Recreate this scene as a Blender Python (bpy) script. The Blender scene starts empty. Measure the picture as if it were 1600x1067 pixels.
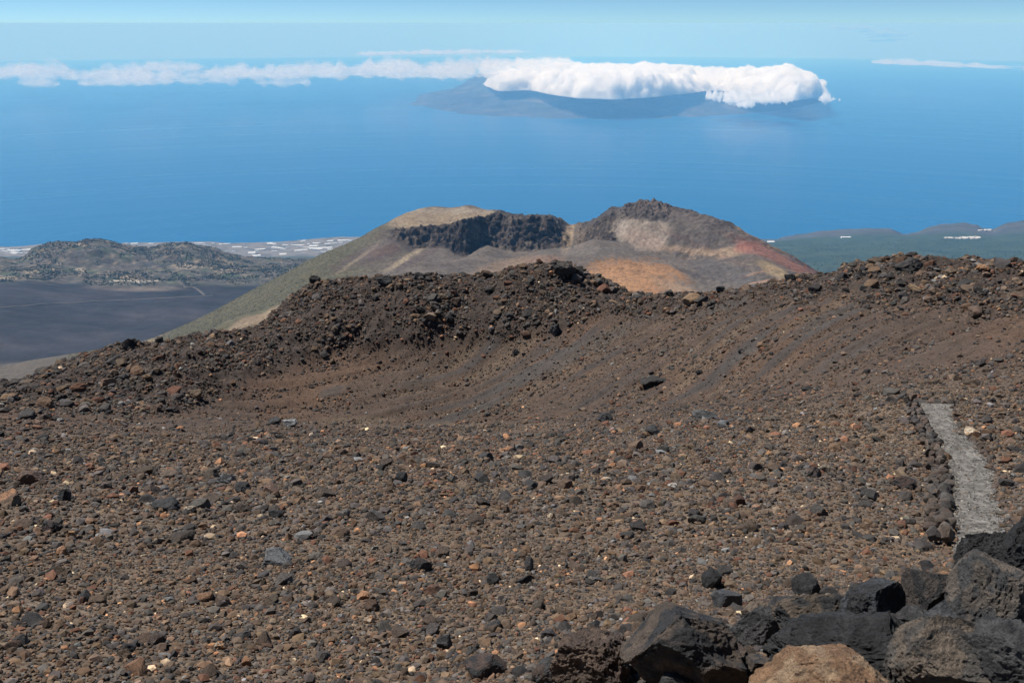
import bpy, math, random
import numpy as np
from math import radians, sin, cos, tan, atan, pi
random.seed(4); RNG = np.random.default_rng(11)
S = bpy.context.scene

# ------------------------------------------------------------------ camera
F = 1386.0                       # focal length in photo pixels (photo 1600 x 1067)
PITCH = radians(19.7)
cam_d = bpy.data.cameras.new('camera'); cam = bpy.data.objects.new('camera', cam_d)
S.collection.objects.link(cam)
cam_d.sensor_fit = 'HORIZONTAL'; cam_d.sensor_width = 36; cam_d.lens = F / 1600 * 36
cam_d.clip_start = 0.1; cam_d.clip_end = 600000
cam.location = (0, 0, 0); cam.rotation_euler = (radians(90) - PITCH, 0, 0)
S.camera = cam

# ------------------------------------------------------------------ light
SUN_AZ = radians(-62)            # left of the view direction (+Y)
SUN_EL = radians(60)
SKY_STRENGTH = 0.075
SUN_STRENGTH = 5.0
HAZE_DENSITY = 2.7e-5
w = bpy.data.worlds.new("World"); S.world = w; w.use_nodes = True
nt = w.node_tree; nt.nodes.clear()
sky = nt.nodes.new('ShaderNodeTexSky'); sky.sky_type = 'NISHITA'; sky.sun_disc = False
sky.sun_elevation = SUN_EL; sky.sun_rotation = SUN_AZ
sky.altitude = 3500; sky.air_density = 0.55; sky.dust_density = 0.0; sky.ozone_density = 3.5
bg = nt.nodes.new('ShaderNodeBackground'); bg.inputs[1].default_value = SKY_STRENGTH
wo = nt.nodes.new('ShaderNodeOutputWorld')
tint = nt.nodes.new('ShaderNodeVectorMath'); tint.operation = 'MULTIPLY'; tint.inputs[1].default_value = (0.86, 1.07, 1.06)
nt.links.new(sky.outputs[0], tint.inputs[0]); nt.links.new(tint.outputs[0], bg.inputs[0]); nt.links.new(bg.outputs[0], wo.inputs[0])
sl = bpy.data.lights.new('sun', 'SUN'); sl.energy = SUN_STRENGTH; sl.angle = radians(0.5)
sl.color = (1.0, 0.97, 0.93)
so = bpy.data.objects.new('sun', sl); S.collection.objects.link(so)
so.rotation_euler = (radians(90) - SUN_EL, 0, -SUN_AZ + pi)
so.location = (0, 0, 50)
S.view_settings.view_transform = 'Standard'; S.view_settings.look = 'None'
S.view_settings.gamma = 1; S.view_settings.exposure = 0.42
S.cycles.max_bounces = 12; S.cycles.diffuse_bounces = 2; S.cycles.glossy_bounces = 2
S.cycles.transparent_max_bounces = 24; S.cycles.volume_bounces = 12
S.cycles.use_denoising = True

# ------------------------------------------------------------------ helpers
def link(o, parent=None):
    S.collection.objects.link(o)
    if parent is not None: o.parent = parent
    return o
def tag(o, label=None, cat=None, group=None, kind=None):
    if label: o['label'] = label
    if cat: o['category'] = cat
    if group: o['group'] = group
    if kind: o['kind'] = kind
    return o
def raydir(px, py):
    u = (np.asarray(px, float) - 800) / F; v = (533.5 - np.asarray(py, float)) / F
    return u, cos(PITCH) + v * sin(PITCH), -sin(PITCH) + v * cos(PITCH)
def P(px, py, r):
    """point seen at photo pixel (px,py), at horizontal distance r"""
    x, y, z = raydir(px, py); h = np.hypot(x, y)
    return np.stack([x / h * r, y / h * r, z / h * r], -1)
def project(X, Y, Z):
    fwd = Y * cos(PITCH) - Z * sin(PITCH); up = Y * sin(PITCH) + Z * cos(PITCH)
    return 800 + F * X / fwd, 533.5 - F * up / fwd
# ---- noise
_perm = RNG.permutation(256); _perm = np.concatenate([_perm, _perm, _perm])
_g = RNG.normal(size=(256, 3)); _g /= np.linalg.norm(_g, axis=1)[:, None]
def perlin(p):
    p = np.asarray(p, float); i = np.floor(p).astype(np.int64); f = p - i; i &= 255
    u = f * f * f * (f * (f * 6 - 15) + 10)
    out = np.zeros(p.shape[:-1])
    for dx in (0, 1):
        wx = u[..., 0] if dx else 1 - u[..., 0]
        for dy in (0, 1):
            wy = u[..., 1] if dy else 1 - u[..., 1]
            for dz in (0, 1):
                wz = u[..., 2] if dz else 1 - u[..., 2]
                h = _perm[_perm[_perm[(i[..., 0] + dx) & 255] + ((i[..., 1] + dy) & 255)] + ((i[..., 2] + dz) & 255)]
                g = _g[h]
                d = g[..., 0] * (f[..., 0] - dx) + g[..., 1] * (f[..., 1] - dy) + g[..., 2] * (f[..., 2] - dz)
                out += wx * wy * wz * d
    return out * 1.6
def fbm(p, octv=4, gain=0.5, lac=2.03):
    p = np.asarray(p, float); s = 0; a = 1; t = 0
    for k in range(octv):
        s = s + a * perlin(p + 17.3 * k); t += a; a *= gain; p = p * lac
    return s / t
def ridged(p, octv=4, gain=0.5, lac=2.03):
    p = np.asarray(p, float); s = 0; a = 1; t = 0
    for k in range(octv):
        s = s + a * (1 - 2 * np.abs(perlin(p + 9.1 * k))); t += a; a *= gain; p = p * lac
    return s / t
def sm(a, b, x):
    t = np.clip((x - a) / (b - a), 0, 1); return t * t * (3 - 2 * t)
def xy(X, Y, s=1.0, z=0.0):
    return np.stack([X / s, Y / s, np.full_like(X, z)], -1)
def pchip(x, y, q):
    x = np.asarray(x, float); y = np.asarray(y, float)
    h = np.diff(x); d = np.diff(y) / h; m = np.zeros(len(x))
    if len(x) == 2: return y[0] + (np.clip(q, x[0], x[1]) - x[0]) * d[0]
    w1 = 2 * h[1:] + h[:-1]; w2 = h[1:] + 2 * h[:-1]
    ok = d[1:] * d[:-1] > 0
    with np.errstate(divide='ignore', invalid='ignore'):
        m[1:-1] = np.where(ok, (w1 + w2) / (w1 / np.where(ok, d[:-1], 1) + w2 / np.where(ok, d[1:], 1)), 0)
    m[0] = d[0]; m[-1] = d[-1]
    q = np.clip(q, x[0], x[-1]); k = np.clip(np.searchsorted(x, q, side='right') - 1, 0, len(h) - 1)
    t = (q - x[k]) / h[k]; t2 = t * t; t3 = t2 * t
    return ((2 * t3 - 3 * t2 + 1) * y[k] + (t3 - 2 * t2 + t) * h[k] * m[k] + (-2 * t3 + 3 * t2) * y[k + 1] + (t3 - t2) * h[k] * m[k + 1])
class Field:
    """height field on a polar grid; lines = list of {px: (py, r)} or {px: (None, r, z)} going outwards"""
    def __init__(self, lines, azs, rs):
        self.az = azs; self.rs = rs; Ls = []
        for L in lines:
            ks = sorted(L); A = []; R = []; Z = []
            for k in ks:
                e = L[k]
                if e[0] is None: p = np.array([(k - 800) / F, 1.0, 0]); R.append(e[1]); Z.append(e[2]); A.append(p[0])
                else:
                    p = P(k, e[0], e[1]); A.append(p[0] / p[1]); R.append(e[1]); Z.append(p[2])
            A = np.array(A)
            if len(ks) == 1: Ls.append((np.full(len(azs), float(R[0])), np.full(len(azs), float(Z[0]))))
            else:
                # interpolate the depression ratio and log distance across azimuth
                T = np.array(Z) / np.array(R)
                rr = np.exp(pchip(A, np.log(R), azs)); Ls.append((rr, pchip(A, T, azs) * rr))
        Rm = np.array([l[0] for l in Ls]); Zm = np.array([l[1] for l in Ls])
        for k in range(1, len(Ls)): Rm[k] = np.maximum(Rm[k], Rm[k - 1] * 1.004)
        self.lineR = Rm
        H = np.zeros((len(rs), len(azs)))
        for i in range(len(azs)): H[:, i] = pchip(Rm[:, i], Zm[:, i], rs)
        self.H = H
        c = 1 / np.sqrt(1 + azs ** 2)
        self.X = rs[:, None] * (azs * c)[None, :]; self.Y = rs[:, None] * c[None, :]
    def at(self, x, y):
        x = np.asarray(x, float); y = np.asarray(y, float)
        a = np.interp(x / y, self.az, np.arange(len(self.az))); b = np.interp(np.hypot(x, y), self.rs, np.arange(len(self.rs)))
        i = np.clip(a.astype(int), 0, len(self.az) - 2); j = np.clip(b.astype(int), 0, len(self.rs) - 2)
        fa = a - i; fb = b - j; H = self.H
        return (H[j, i] * (1 - fa) * (1 - fb) + H[j, i + 1] * fa * (1 - fb) + H[j + 1, i] * (1 - fa) * fb + H[j + 1, i + 1] * fa * fb)
    def pick(self, px, py):
        x, y, z = raydir(px, py); h = math.hypot(float(x), float(y))
        r = np.exp(np.linspace(math.log(self.rs[0]), math.log(self.rs[-1]), 4000))
        g = self.at(x / h * r, y / h * r) - z / h * r
        k = np.argmax(g > 0)
        if k == 0: k = np.argmax(np.where((r > 60) & (r < 140), g / r, -9)) if self.rs[0] < 1 else len(r) - 1
        return np.array([x / h * r[k], y / h * r[k], self.at(x / h * r[k], y / h * r[k])], float)
    def mesh(self, name, mat, colors=None, smooth=True, mask=None):
        nr, na = self.H.shape
        V = np.stack([self.X, self.Y, self.H], -1).reshape(-1, 3)
        j, i = np.meshgrid(np.arange(nr - 1), np.arange(na - 1), indexing='ij')
        a = (j * na + i).ravel(); Q = np.stack([a, a + 1, a + na + 1, a + na], -1)
        if mask is not None: Q = Q[(mask[:-1, :-1] | mask[1:, 1:]).ravel()]
        return make(name, V, Q, mat, colors.reshape(-1, 3) if colors is not None else None, smooth)
def make(name, V, Fc, mat, col=None, smooth=False, parent=None, me_only=False):
    me = bpy.data.meshes.new(name)
    V = np.asarray(V, np.float32); Fc = np.asarray(Fc, np.int32); n = Fc.shape[1]
    me.vertices.add(len(V)); me.vertices.foreach_set('co', V.ravel())
    me.loops.add(Fc.size); me.loops.foreach_set('vertex_index', Fc.ravel())
    me.polygons.add(len(Fc)); me.polygons.foreach_set('loop_start', np.arange(0, Fc.size, n, dtype=np.int32))
    me.update(calc_edges=True)
    me.polygons.foreach_set('use_smooth', np.full(len(Fc), smooth))
    if col is not None:
        a = me.color_attributes.new('col', 'FLOAT_COLOR', 'POINT')
        c = np.ones((len(V), 4), np.float32); c[:, :3] = col; a.data.foreach_set('color', c.ravel())
    if mat is not None: me.materials.append(mat)
    if me_only: return me
    return link(bpy.data.objects.new(name, me), parent)

# ---- materials
def newmat(name):
    m = bpy.data.materials.new(name); m.use_nodes = True; n = m.node_tree
    b = n.nodes['Principled BSDF']; return m, n, b
def nd(n, t, **kw):
    x = n.nodes.new(t)
    for k, v in kw.items():
        if k.startswith('i_'): x.inputs[k[2:].replace('_', ' ')].default_value = v
        else: setattr(x, k, v)
    return x
def rockmat(name, scales, strength=0.6, rough=0.9, dist=0.02, colvar=0.35, spec=0.25, voro=0.0, extra=None):
    """colour from the vertex attribute, broken up by noise; bump of several noise scales (1/m)"""
    m, n, b = newmat(name); L = n.links.new
    at = nd(n, 'ShaderNodeAttribute', attribute_name='col'); tc = nd(n, 'ShaderNodeTexCoord')
    n1 = nd(n, 'ShaderNodeTexNoise', i_Scale=scales[0], i_Detail=8.0, i_Roughness=0.65)
    L(tc.outputs['Object'], n1.inputs['Vector'])
    mr = nd(n, 'ShaderNodeMapRange'); mr.inputs[1].default_value = 0.3; mr.inputs[2].default_value = 0.7
    mr.inputs[3].default_value = 1 - colvar; mr.inputs[4].default_value = 1 + colvar
    L(n1.outputs[0], mr.inputs[0])
    mx = nd(n, 'ShaderNodeVectorMath', operation='SCALE'); L(at.outputs['Color'], mx.inputs[0]); L(mr.outputs[0], mx.inputs['Scale'])
    last = mx.outputs[0]
    L(last, b.inputs['Base Color'])
    b.inputs['Roughness'].default_value = rough; b.inputs['Specular IOR Level'].default_value = spec
    n2 = nd(n, 'ShaderNodeTexNoise', i_Scale=scales[1], i_Detail=6.0, i_Roughness=0.7); L(tc.outputs['Object'], n2.inputs['Vector'])
    bp = nd(n, 'ShaderNodeBump', i_Strength=strength, i_Distance=dist); L(n2.outputs[0], bp.inputs['Height'])
    if voro:
        vo = nd(n, 'ShaderNodeTexVoronoi', i_Scale=voro); L(tc.outputs['Object'], vo.inputs['Vector'])
        b2 = nd(n, 'ShaderNodeBump', i_Strength=strength, i_Distance=0.5 / voro); b2.invert = True
        L(vo.outputs['Distance'], b2.inputs['Height']); L(b2.outputs[0], bp.inputs['Normal'])
        if extra:
            # small stones of the gravel layer: each cell its own tone
            cr = nd(n, 'ShaderNodeMapRange'); cr.inputs[3].default_value = 1 - extra; cr.inputs[4].default_value = 1 + extra
            sp = nd(n, 'ShaderNodeSeparateColor'); L(vo.outputs['Color'], sp.inputs[0]); L(sp.outputs[0], cr.inputs[0])
            mz = nd(n, 'ShaderNodeVectorMath', operation='SCALE'); L(last, mz.inputs[0]); L(cr.outputs[0], mz.inputs['Scale'])
            L(mz.outputs[0], b.inputs['Base Color'])
    L(bp.outputs[0], b.inputs['Normal'])
    return m
# ------------------------------------------------------------------ sea (curved like the Earth) and haze
RE = 6371000.0; SEA = -3550.0
def sea_z(r): return SEA - r * r / (2 * RE)
def build_sea():
    azs = np.linspace(radians(-60), radians(60), 121)
    rs = np.concatenate([np.linspace(6000, 60000, 60), np.linspace(62000, 228000, 60)])
    A, R = np.meshgrid(azs, rs); X = R * np.sin(A); Y = R * np.cos(A)
    V = np.stack([X, Y, sea_z(R)], -1).reshape(-1, 3); na = len(azs)
    j, i = np.meshgrid(np.arange(len(rs) - 1), np.arange(na - 1), indexing='ij'); a = (j * na + i).ravel()
    m, n, b = newmat('sea_water'); L = n.links.new
    b.inputs['Base Color'].default_value = (0.001, 0.078, 0.215, 1); b.inputs['Roughness'].default_value = 0.32
    b.inputs['IOR'].default_value = 1.33; b.inputs['Specular IOR Level'].default_value = 0.26
    tc = nd(n, 'ShaderNodeTexCoord'); mp = nd(n, 'ShaderNodeMapping'); mp.inputs['Scale'].default_value = (1 / 26000, 1 / 9000, 1)
    L(tc.outputs['Object'], mp.inputs[0])
    no = nd(n, 'ShaderNodeTexNoise', i_Scale=1.0, i_Detail=5.0); L(mp.outputs[0], no.inputs['Vector'])
    mr = nd(n, 'ShaderNodeMapRange'); mr.inputs[1].default_value = 0.35; mr.inputs[2].default_value = 0.7; mr.inputs[3].default_value = 0.27; mr.inputs[4].default_value = 0.34
    L(no.outputs[0], mr.inputs[0]); L(mr.outputs[0], b.inputs['Roughness'])
    o = make('sea', V, np.stack([a, a + 1, a + na + 1, a + na], -1), m, smooth=True); tag(o, kind='structure')
build_sea()

def box_mesh(name, lo, hi, mat):
    V = [(x, y, z) for x in (lo[0], hi[0]) for y in (lo[1], hi[1]) for z in (lo[2], hi[2])]
    Q = [(0, 1, 3, 2), (4, 6, 7, 5), (0, 4, 5, 1), (2, 3, 7, 6), (0, 2, 6, 4), (1, 5, 7, 3)]
    return make(name, V, Q, mat)
m = bpy.data.materials.new('haze_air'); m.use_nodes = True; n = m.node_tree; n.nodes.clear()
pv = nd(n, 'ShaderNodeVolumePrincipled'); pv.inputs['Density'].default_value = HAZE_DENSITY
pv.inputs['Color'].default_value = (0.19, 0.53, 1.0, 1); pv.inputs['Absorption Color'].default_value = (0.72, 0.80, 1, 1)
pv.inputs['Anisotropy'].default_value = 0.0
n.links.new(pv.outputs[0], nd(n, 'ShaderNodeOutputMaterial').inputs['Volume'])
hz = box_mesh('haze', (-205000, -60, sea_z(230000) - 60), (205000, 231000, 25), m); tag(hz, kind='stuff')

# ------------------------------------------------------------------ far land: plateau, lava field, coast
def build_mainland():
    azs = np.tan(np.linspace(radians(-46), radians(46), 900)) 
    rs = np.concatenate([np.geomspace(900, 4000, 130), np.geomspace(4030, 5200, 60), np.geomspace(5220, 7300, 190), np.geomspace(7330, 20000, 260)])
    Z = lambda r, z: (None, r, z)
    lines = [
      {0: Z(900, -620)},
      {-900: (760, 1500), 0: (640, 2300), 120: (600, 2700), 250: (580, 2900), 600: (560, 2600), 1200: (560, 2600), 2400: (600, 2400)},
      {-900: (560, 3600), 0: (560, 3500), 300: (545, 3600), 600: (530, 3700), 1200: (530, 3700), 1600: (520, 3800), 2400: (520, 3800)},
      {-900: (452, 5100), 0: (452, 5050), 100: (449, 5200), 250: (441, 5350), 300: (446, 5300), 450: (446, 5300), 600: (450, 5300), 1200: (460, 5600), 1600: (452, 6000), 2400: (452, 6000)},
      {-900: (430, 5400), 0: (441, 5300), 60: (432, 5500), 150: (420, 5700), 300: (428, 5600), 420: (436, 5500), 600: (440, 5600), 1200: (440, 6400), 1600: (440, 6600), 2400: (440, 6600)},
      {-900: (400, 6100), -60: (404, 6200), 0: (404, 6200), 28: (408, 6150), 55: (394, 6100), 80: (387, 6050), 110: (382, 6050), 135: (379, 6050), 165: (382, 6050), 200: (391, 6050),
       235: (394, 6100), 262: (386, 6100), 285: (384, 6100), 315: (391, 6100), 350: (398, 6200), 390: (403, 6300), 430: (404, 6400), 480: (405, 6500), 550: (408, 6600), 800: (420, 7000), 1200: (424, 7600), 1600: (421, 7900), 2400: (420, 7900)},
      {-900: (415, 8200), 0: (412, 8500), 450: (412, 8500), 900: (410, 8500), 1200: (397, 9400), 1600: (398, 9400), 2400: (396, 9400)},
      {-900: (398, 12500), 0: (403, 12000), 300: (402, 12200), 450: (402, 12200), 560: (398, 12300), 900: (390, 12000), 1200: (380, 11400), 1270: (377, 11400), 1400: (373, 11500), 1600: (374, 11500), 2400: (370, 11500)},
      {-900: (386, 14800), -50: (386, 14800), 0: (387, 14600), 40: (385, 14700), 75: (381, 14800), 110: (384, 14800), 200: (380, 14900), 330: (379, 14900), 360: (382, 14900), 400: (382, 14900), 440: (383, 14800), 480: (378, 14500), 515: (373, 14400), 560: (374, 14400), 650: (378, 15000),
       900: (380, 15000), 1180: (380, 13800), 1210: (377, 13200), 1245: (369, 13200), 1285: (364, 13200), 1310: (363, 13300), 1345: (358, 13400), 1375: (356, 13400), 1392: (359, 13500), 1412: (368, 13600), 1430: (367, 13600), 1455: (355, 13500), 1480: (350, 13400), 1505: (348, 13400), 1525: (353, 13500), 1548: (360, 13600),
       1570: (352, 13500), 1595: (347, 13400), 1650: (343, 13400), 1800: (352, 13400), 2400: (350, 13400)},
      {-900: Z(16200, -3640), 0: Z(16300, -3640), 450: Z(16200, -3640), 1200: Z(16500, -3640), 2400: Z(16500, -3640)},
      {0: Z(20500, -3900)}]
    f = Field(lines, azs, rs)
    X, Y, H = f.X, f.Y, f.H; R = np.hypot(X, Y)
    px, py = project(X, Y, H)
    hill = sm(430, 400, py) * sm(7600, 6900, R) * sm(5250, 5500, R) * sm(700, 520, px)
    H += hill * (38 * ridged(xy(X, Y, 330), 5) - 62) + hill * 14 * fbm(xy(X, Y, 90), 4)
    foot = sm(5150, 5350, R) * sm(7800, 7200, R) * sm(760, 620, px)
    H += foot * 16 * ridged(xy(X, Y, 170, 3), 5)
    lava = sm(5400, 5100, R)
    H += lava * 5 * fbm(xy(X, Y, 60), 5) + lava * 9 * fbm(xy(X, Y, 420, 5), 3)
    far = sm(7400, 8600, R)
    H += far * sm(16300, 14900, R) * (26 * fbm(xy(X, Y, 900), 4) + 10 * ridged(xy(X, Y, 350), 3))
    right = sm(1150, 1190, px)
    H += far * right * sm(12300, 13200, R) * sm(16300, 14000, R) * (85 * ridged(xy(X, Y, 800, 2), 6, 0.6) - 45)
    # ---- real ground colours by place
    C = np.zeros(H.shape + (3,))
    n1 = fbm(xy(X, Y, 500), 5); n2 = fbm(xy(X, Y, 120, 7), 5); n3 = ridged(xy(X, Y, 260, 9), 4); n4 = fbm(xy(X / 5, Y, 60, 2), 4)
    def mixc(c, k):
        nonlocal C
        k = np.clip(k, 0, 1)[..., None]; C = C * (1 - k) + np.asarray(c) * k
    # default: green scrub plateau on the right
    C[:] = (0.032, 0.050, 0.030)
    mixc((0.020, 0.036, 0.024), sm(-0.1, 0.2, n2 + n1)); mixc((0.060, 0.068, 0.040), 0.6 * sm(0.05, 0.4, n4))
    # left scrubby plateau behind the hill
    mixc((0.045, 0.055, 0.038), sm(700, 600, px))
    # hill: grey brown scree with dark scrub
    hk = sm(5200, 5400, R) * sm(7300, 6800, R) * sm(760, 640, px)
    mixc((0.125, 0.102, 0.076), hk); mixc((0.050, 0.062, 0.036), hk * 0.9 * sm(-0.12, 0.10, n2 + 0.5 * n1))
    mixc((0.26, 0.20, 0.135), hk * sm(0.12, 0.3, n1 - 0.6 * n2) * 0.9)
    mixc((0.07, 0.058, 0.05), hk * sm(0.35, 0.55, n3) * 0.8)
    for (cx, cy, sx, sy) in ((285, 413, 24, 8), (125, 423, 10, 10), (350, 425, 18, 6), (48, 425, 16, 4), (18, 437, 26, 3)):
        q = np.hypot((px - cx) / sx, (py - cy) / sy) + 0.5 * n2; mixc((0.27, 0.22, 0.16), hk * sm(1.1, 0.6, q) * 0.9)
    for (cx, cy, sx, sy) in ((130, 390, 18, 5), (155, 404, 14, 5), (315, 434, 16, 8), (240, 410, 30, 5), (340, 441, 20, 5)):
        q = np.hypot((px - cx) / sx, (py - cy) / sy) + 0.8 * n2; mixc((0.05, 0.047, 0.045), hk * sm(1.1, 0.7, q) * 0.9)
    n5 = fbm(xy(X, Y, 45, 12), 4); mixc((0.034, 0.040, 0.024), hk * 0.55 * sm(0.08, 0.24, n5 + 0.5 * n2)); mixc((0.19, 0.155, 0.115), hk * 0.7 * sm(0.16, 0.28, -n5 - 0.3 * n2))
    # lava field
    lk = sm(5330, 5200, R + 160 * n1)
    mixc((0.020, 0.018, 0.022), lk); mixc((0.034, 0.026, 0.026), lk * sm(0.0, 0.5, n1) * 0.7); mixc((0.012, 0.012, 0.014), lk * sm(0.05, 0.3, n4) * 0.5)
    q = np.hypot((px - 215) / 75, (py - 449) / 7); mixc((0.085, 0.068, 0.055), lk * sm(1.2, 0.7, q + 0.5 * n1))
    q = np.hypot((px - 212) / 42, (py - 441.5) / 1.6); mixc((0.36, 0.32, 0.26), sm(1.15, 0.8, q + 0.3 * n1))
    q = sm(3450, 3250, R + 130 * n1 + 0.4 * (px - 60)); mixc((0.125, 0.10, 0.078), q * sm(700, 500, px))
    q = sm(3050, 2850, R + 130 * n1 + 0.9 * px); mixc((0.085, 0.074, 0.060), q)
    # coast: pale ground, plots
    ck = sm(12100, 12500, R + 300 * n1) * sm(900, 700, px)
    mixc((0.062, 0.056, 0.054), ck); mixc((0.09, 0.085, 0.07), ck * sm(0.0, 0.25, n2)); mixc((0.20, 0.17, 0.15), ck * sm(0.25, 0.45, n3) * 0.6)
    rk = sm(11900, 12500, R + 200 * n1) * right
    mixc((0.062, 0.058, 0.058), rk); mixc((0.036, 0.040, 0.040), rk * sm(-0.1, 0.2, n1) * 0.8)
    q = np.hypot((px - 1505) / 35, (py - 370) / 4); mixc((0.24, 0.20, 0.155), rk * sm(1.2, 0.7, q + 0.5 * n1) * 0.7)
    n9 = fbm(xy(X, Y, 28, 3), 4); C = np.clip(C * (1 + lk * (0.9 * n1 + 0.8 * n2 + 0.8 * n4))[..., None] * (1 - 0.15 * hk + 1.0 * hk * n9 + 0.7 * hk * n2)[..., None], 0.008, 1)
    m = rockmat('distant_land', (1 / 25, 1 / 14), strength=0.8, dist=4.0, colvar=0.3)
    o = f.mesh('far_land', m, C); tag(o, kind='structure')
    return f
land = build_mainland()

# ------------------------------------------------------------------ the cratered volcano
def build_volcano():
    azs = np.tan(np.linspace(radians(-37), radians(26), 1200))
    rs = np.concatenate([np.geomspace(1500, 2050, 110), np.geomspace(2053, 2800, 420), np.geomspace(2804, 3800, 110)])
    Z = lambda r, z: (None, r, z)
    lines = [
      {0: Z(1400, -640), 800: Z(1400, -560)},
      {-400: (740, 1700), -100: (640, 1700), 200: (580, 1750), 400: (500, 1800), 600: (462, 1800), 800: (465, 1800), 1000: (478, 1800), 1200: (480, 1800), 1300: (500, 1800), 1500: (600, 1800)},
      {-400: (720, 2000), -100: (625, 2000), 200: (562, 2050), 400: (480, 2060), 500: (445, 2080), 600: (430, 2080), 700: (420, 2080), 800: (424, 2080), 900: (428, 2060), 1000: (430, 2040), 1100: (443, 2020), 1200: (438, 2020), 1300: (470, 2020), 1500: (560, 2020)},
      {-400: (700, 2250), -100: (612, 2250), 200: (548, 2260), 400: (468, 2260), 500: (420, 2260), 560: (404, 2260), 600: (398, 2260), 650: (403, 2260), 700: (405, 2250), 750: (404, 2250), 790: (408, 2240), 830: (400, 2230), 853: (394, 2230), 875: (396, 2230), 900: (386, 2240), 930: (376, 2250), 955: (378, 2250),
       990: (393, 2230), 1040: (403, 2220), 1085: (410, 2200), 1120: (407, 2200), 1150: (401, 2200), 1180: (401, 2200), 1230: (418, 2200), 1285: (441, 2200), 1400: (505, 2200), 1500: (550, 2200)},
      {-400: (694, 2380), -100: (605, 2380), 200: (543, 2380), 400: (459, 2380), 500: (408, 2390), 560: (386, 2400), 600: (372, 2420), 620: (376, 2420), 650: (390, 2400), 690: (385, 2410), 725: (401, 2390), 745: (391, 2420), 760: (384, 2450), 790: (392, 2440), 815: (393, 2440), 850: (391, 2470), 880: (388, 2500), 905: (392, 2500), 930: (384, 2440),
       965: (386, 2420), 1000: (398, 2380), 1050: (406, 2340), 1090: (410, 2310), 1130: (402, 2300), 1150: (397, 2300), 1180: (393, 2300), 1230: (408, 2300), 1285: (437, 2300), 1400: (495, 2300), 1500: (545, 2300)},
      {-400: (690, 2440), -100: (600, 2440), 200: (541, 2450), 400: (455, 2450), 500: (404, 2455), 560: (379, 2470), 600: (360, 2470), 620: (360, 2455), 650: (356, 2450), 690: (353, 2460), 725: (345, 2450), 745: (341, 2480), 760: (339, 2510), 775: (334, 2530), 800: (341, 2520), 850: (342, 2560), 868: (347, 2590), 880: (360, 2610), 893: (364, 2610), 910: (356, 2600), 930: (350, 2560),
       955: (336, 2540), 985: (326, 2520), 1005: (323, 2510), 1050: (332, 2490), 1100: (344, 2450), 1130: (353, 2440), 1150: (362, 2430), 1180: (379, 2410), 1230: (402, 2400), 1285: (434, 2390), 1400: (490, 2390), 1500: (540, 2390)},
      {-400: (680, 2640), -100: (592, 2640), 200: (541, 2640), 300: (505, 2640), 400: (451, 2640), 500: (399, 2640), 560: (373, 2660), 600: (351, 2700), 640: (332, 2760), 680: (324, 2800), 705: (325, 2800), 735: (321, 2800), 755: (327, 2760), 775: (330, 2660), 800: (337, 2620), 830: (340, 2620), 855: (339, 2650), 875: (345, 2680), 892: (356, 2700), 905: (352, 2690), 925: (347, 2660),
       945: (334, 2640), 958: (326, 2630), 975: (328, 2620), 985: (323, 2610), 1000: (319, 2600), 1030: (323, 2590), 1050: (326, 2570), 1100: (339, 2530), 1130: (349, 2520), 1150: (359, 2500), 1180: (375, 2480), 1230: (401, 2470), 1285: (433, 2460), 1400: (489, 2450), 1500: (540, 2450)},
      {-400: Z(3000, -1800), -100: Z(3000, -1480), 100: Z(3000, -1330), 300: Z(3100, -1150), 600: Z(3200, -850), 800: Z(3200, -760), 1000: Z(3100, -760), 1300: Z(2900, -1000), 1500: Z(2900, -1300)},
      {0: Z(3900, -1800)}]
    f = Field(lines, azs, rs)
    X, Y, H = f.X, f.Y, f.H; R = np.hypot(X, Y)
    px, py = project(X, Y, H)
    fl = f.lineR
    def between(a, b, soft=25):
        return sm(fl[a] - soft, fl[a] + soft, R) * sm(fl[b] + soft, fl[b] - soft, R)
    pxc = px
    # rocky cliffs: rough blocks, buttresses
    cl = between(4, 5, 14)
    rockL = cl * sm(605, 622, pxc) * sm(893, 880, pxc)
    rockR = cl * sm(893, 905, pxc) * sm(970, 955, pxc) + between(4, 6, 14) * sm(965, 985, pxc) * sm(1060, 1035, pxc) * sm(346, 338, py)
    rim = between(5, 7, 10) * sm(765, 785, pxc) * sm(fl[6] + 60, fl[6] + 10, R)
    rock = np.clip(rockL + rockR, 0, 1)
    nr = ridged(xy(X, Y, 62, 1), 5); nf = fbm(xy(X, Y, 18, 3), 4); nb = fbm(xy(X, Y, 150, 6), 4)
    H += rockL * (9 * nr + 7 * nf + 5 * ridged(xy(X, Y, 24, 7), 3)) + rockR * (11 * nr + 6 * nf - 3) + rim * (8 * nr + 5 * nf)
    H += rock * (15 * fbm(np.stack([X / 22, Y / 22, H / 13], -1), 4) + 5 * fbm(np.stack([X / 7, Y / 7, H / 5], -1), 3))
    # gentle structure elsewhere
    H += (1 - rock) * (4.5 * fbm(xy(X, Y, 120, 8), 4) + 2.6 * fbm(xy(X, Y, 26, 2), 5) + 4.0 * np.minimum(0, ridged(xy(X, Y, 48, 13), 4)) )
    wallR = between(4, 6, 20) * sm(1030, 1060, pxc) * sm(1280, 1200, pxc)
    H += wallR * (9 * ridged(xy(X, Y, 75, 4), 4) - 2)
    # gullies down the outer flanks
    az = X / Y
    gul = fbm(np.stack([az * 70, np.log(R) * 3, np.zeros_like(R)], -1), 4)
    H += sm(fl[4], fl[2], R) * 2 * gul
    C = np.zeros(H.shape + (3,))
    f.rock = np.clip(rock + 0.6 * rim, 0, 1)
    n1 = fbm(xy(X, Y, 160, 1.5), 5); n2 = fbm(xy(X, Y, 34, 2.5), 5)
    # flow-aligned streaks (down the fall line of the left flank, and of the right one)
    s1 = fbm(np.stack([(X * 0.35 + Y * 0.94) / 26, (X * 0.94 - Y * 0.35) / 320, 0 * X], -1), 5)
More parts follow.
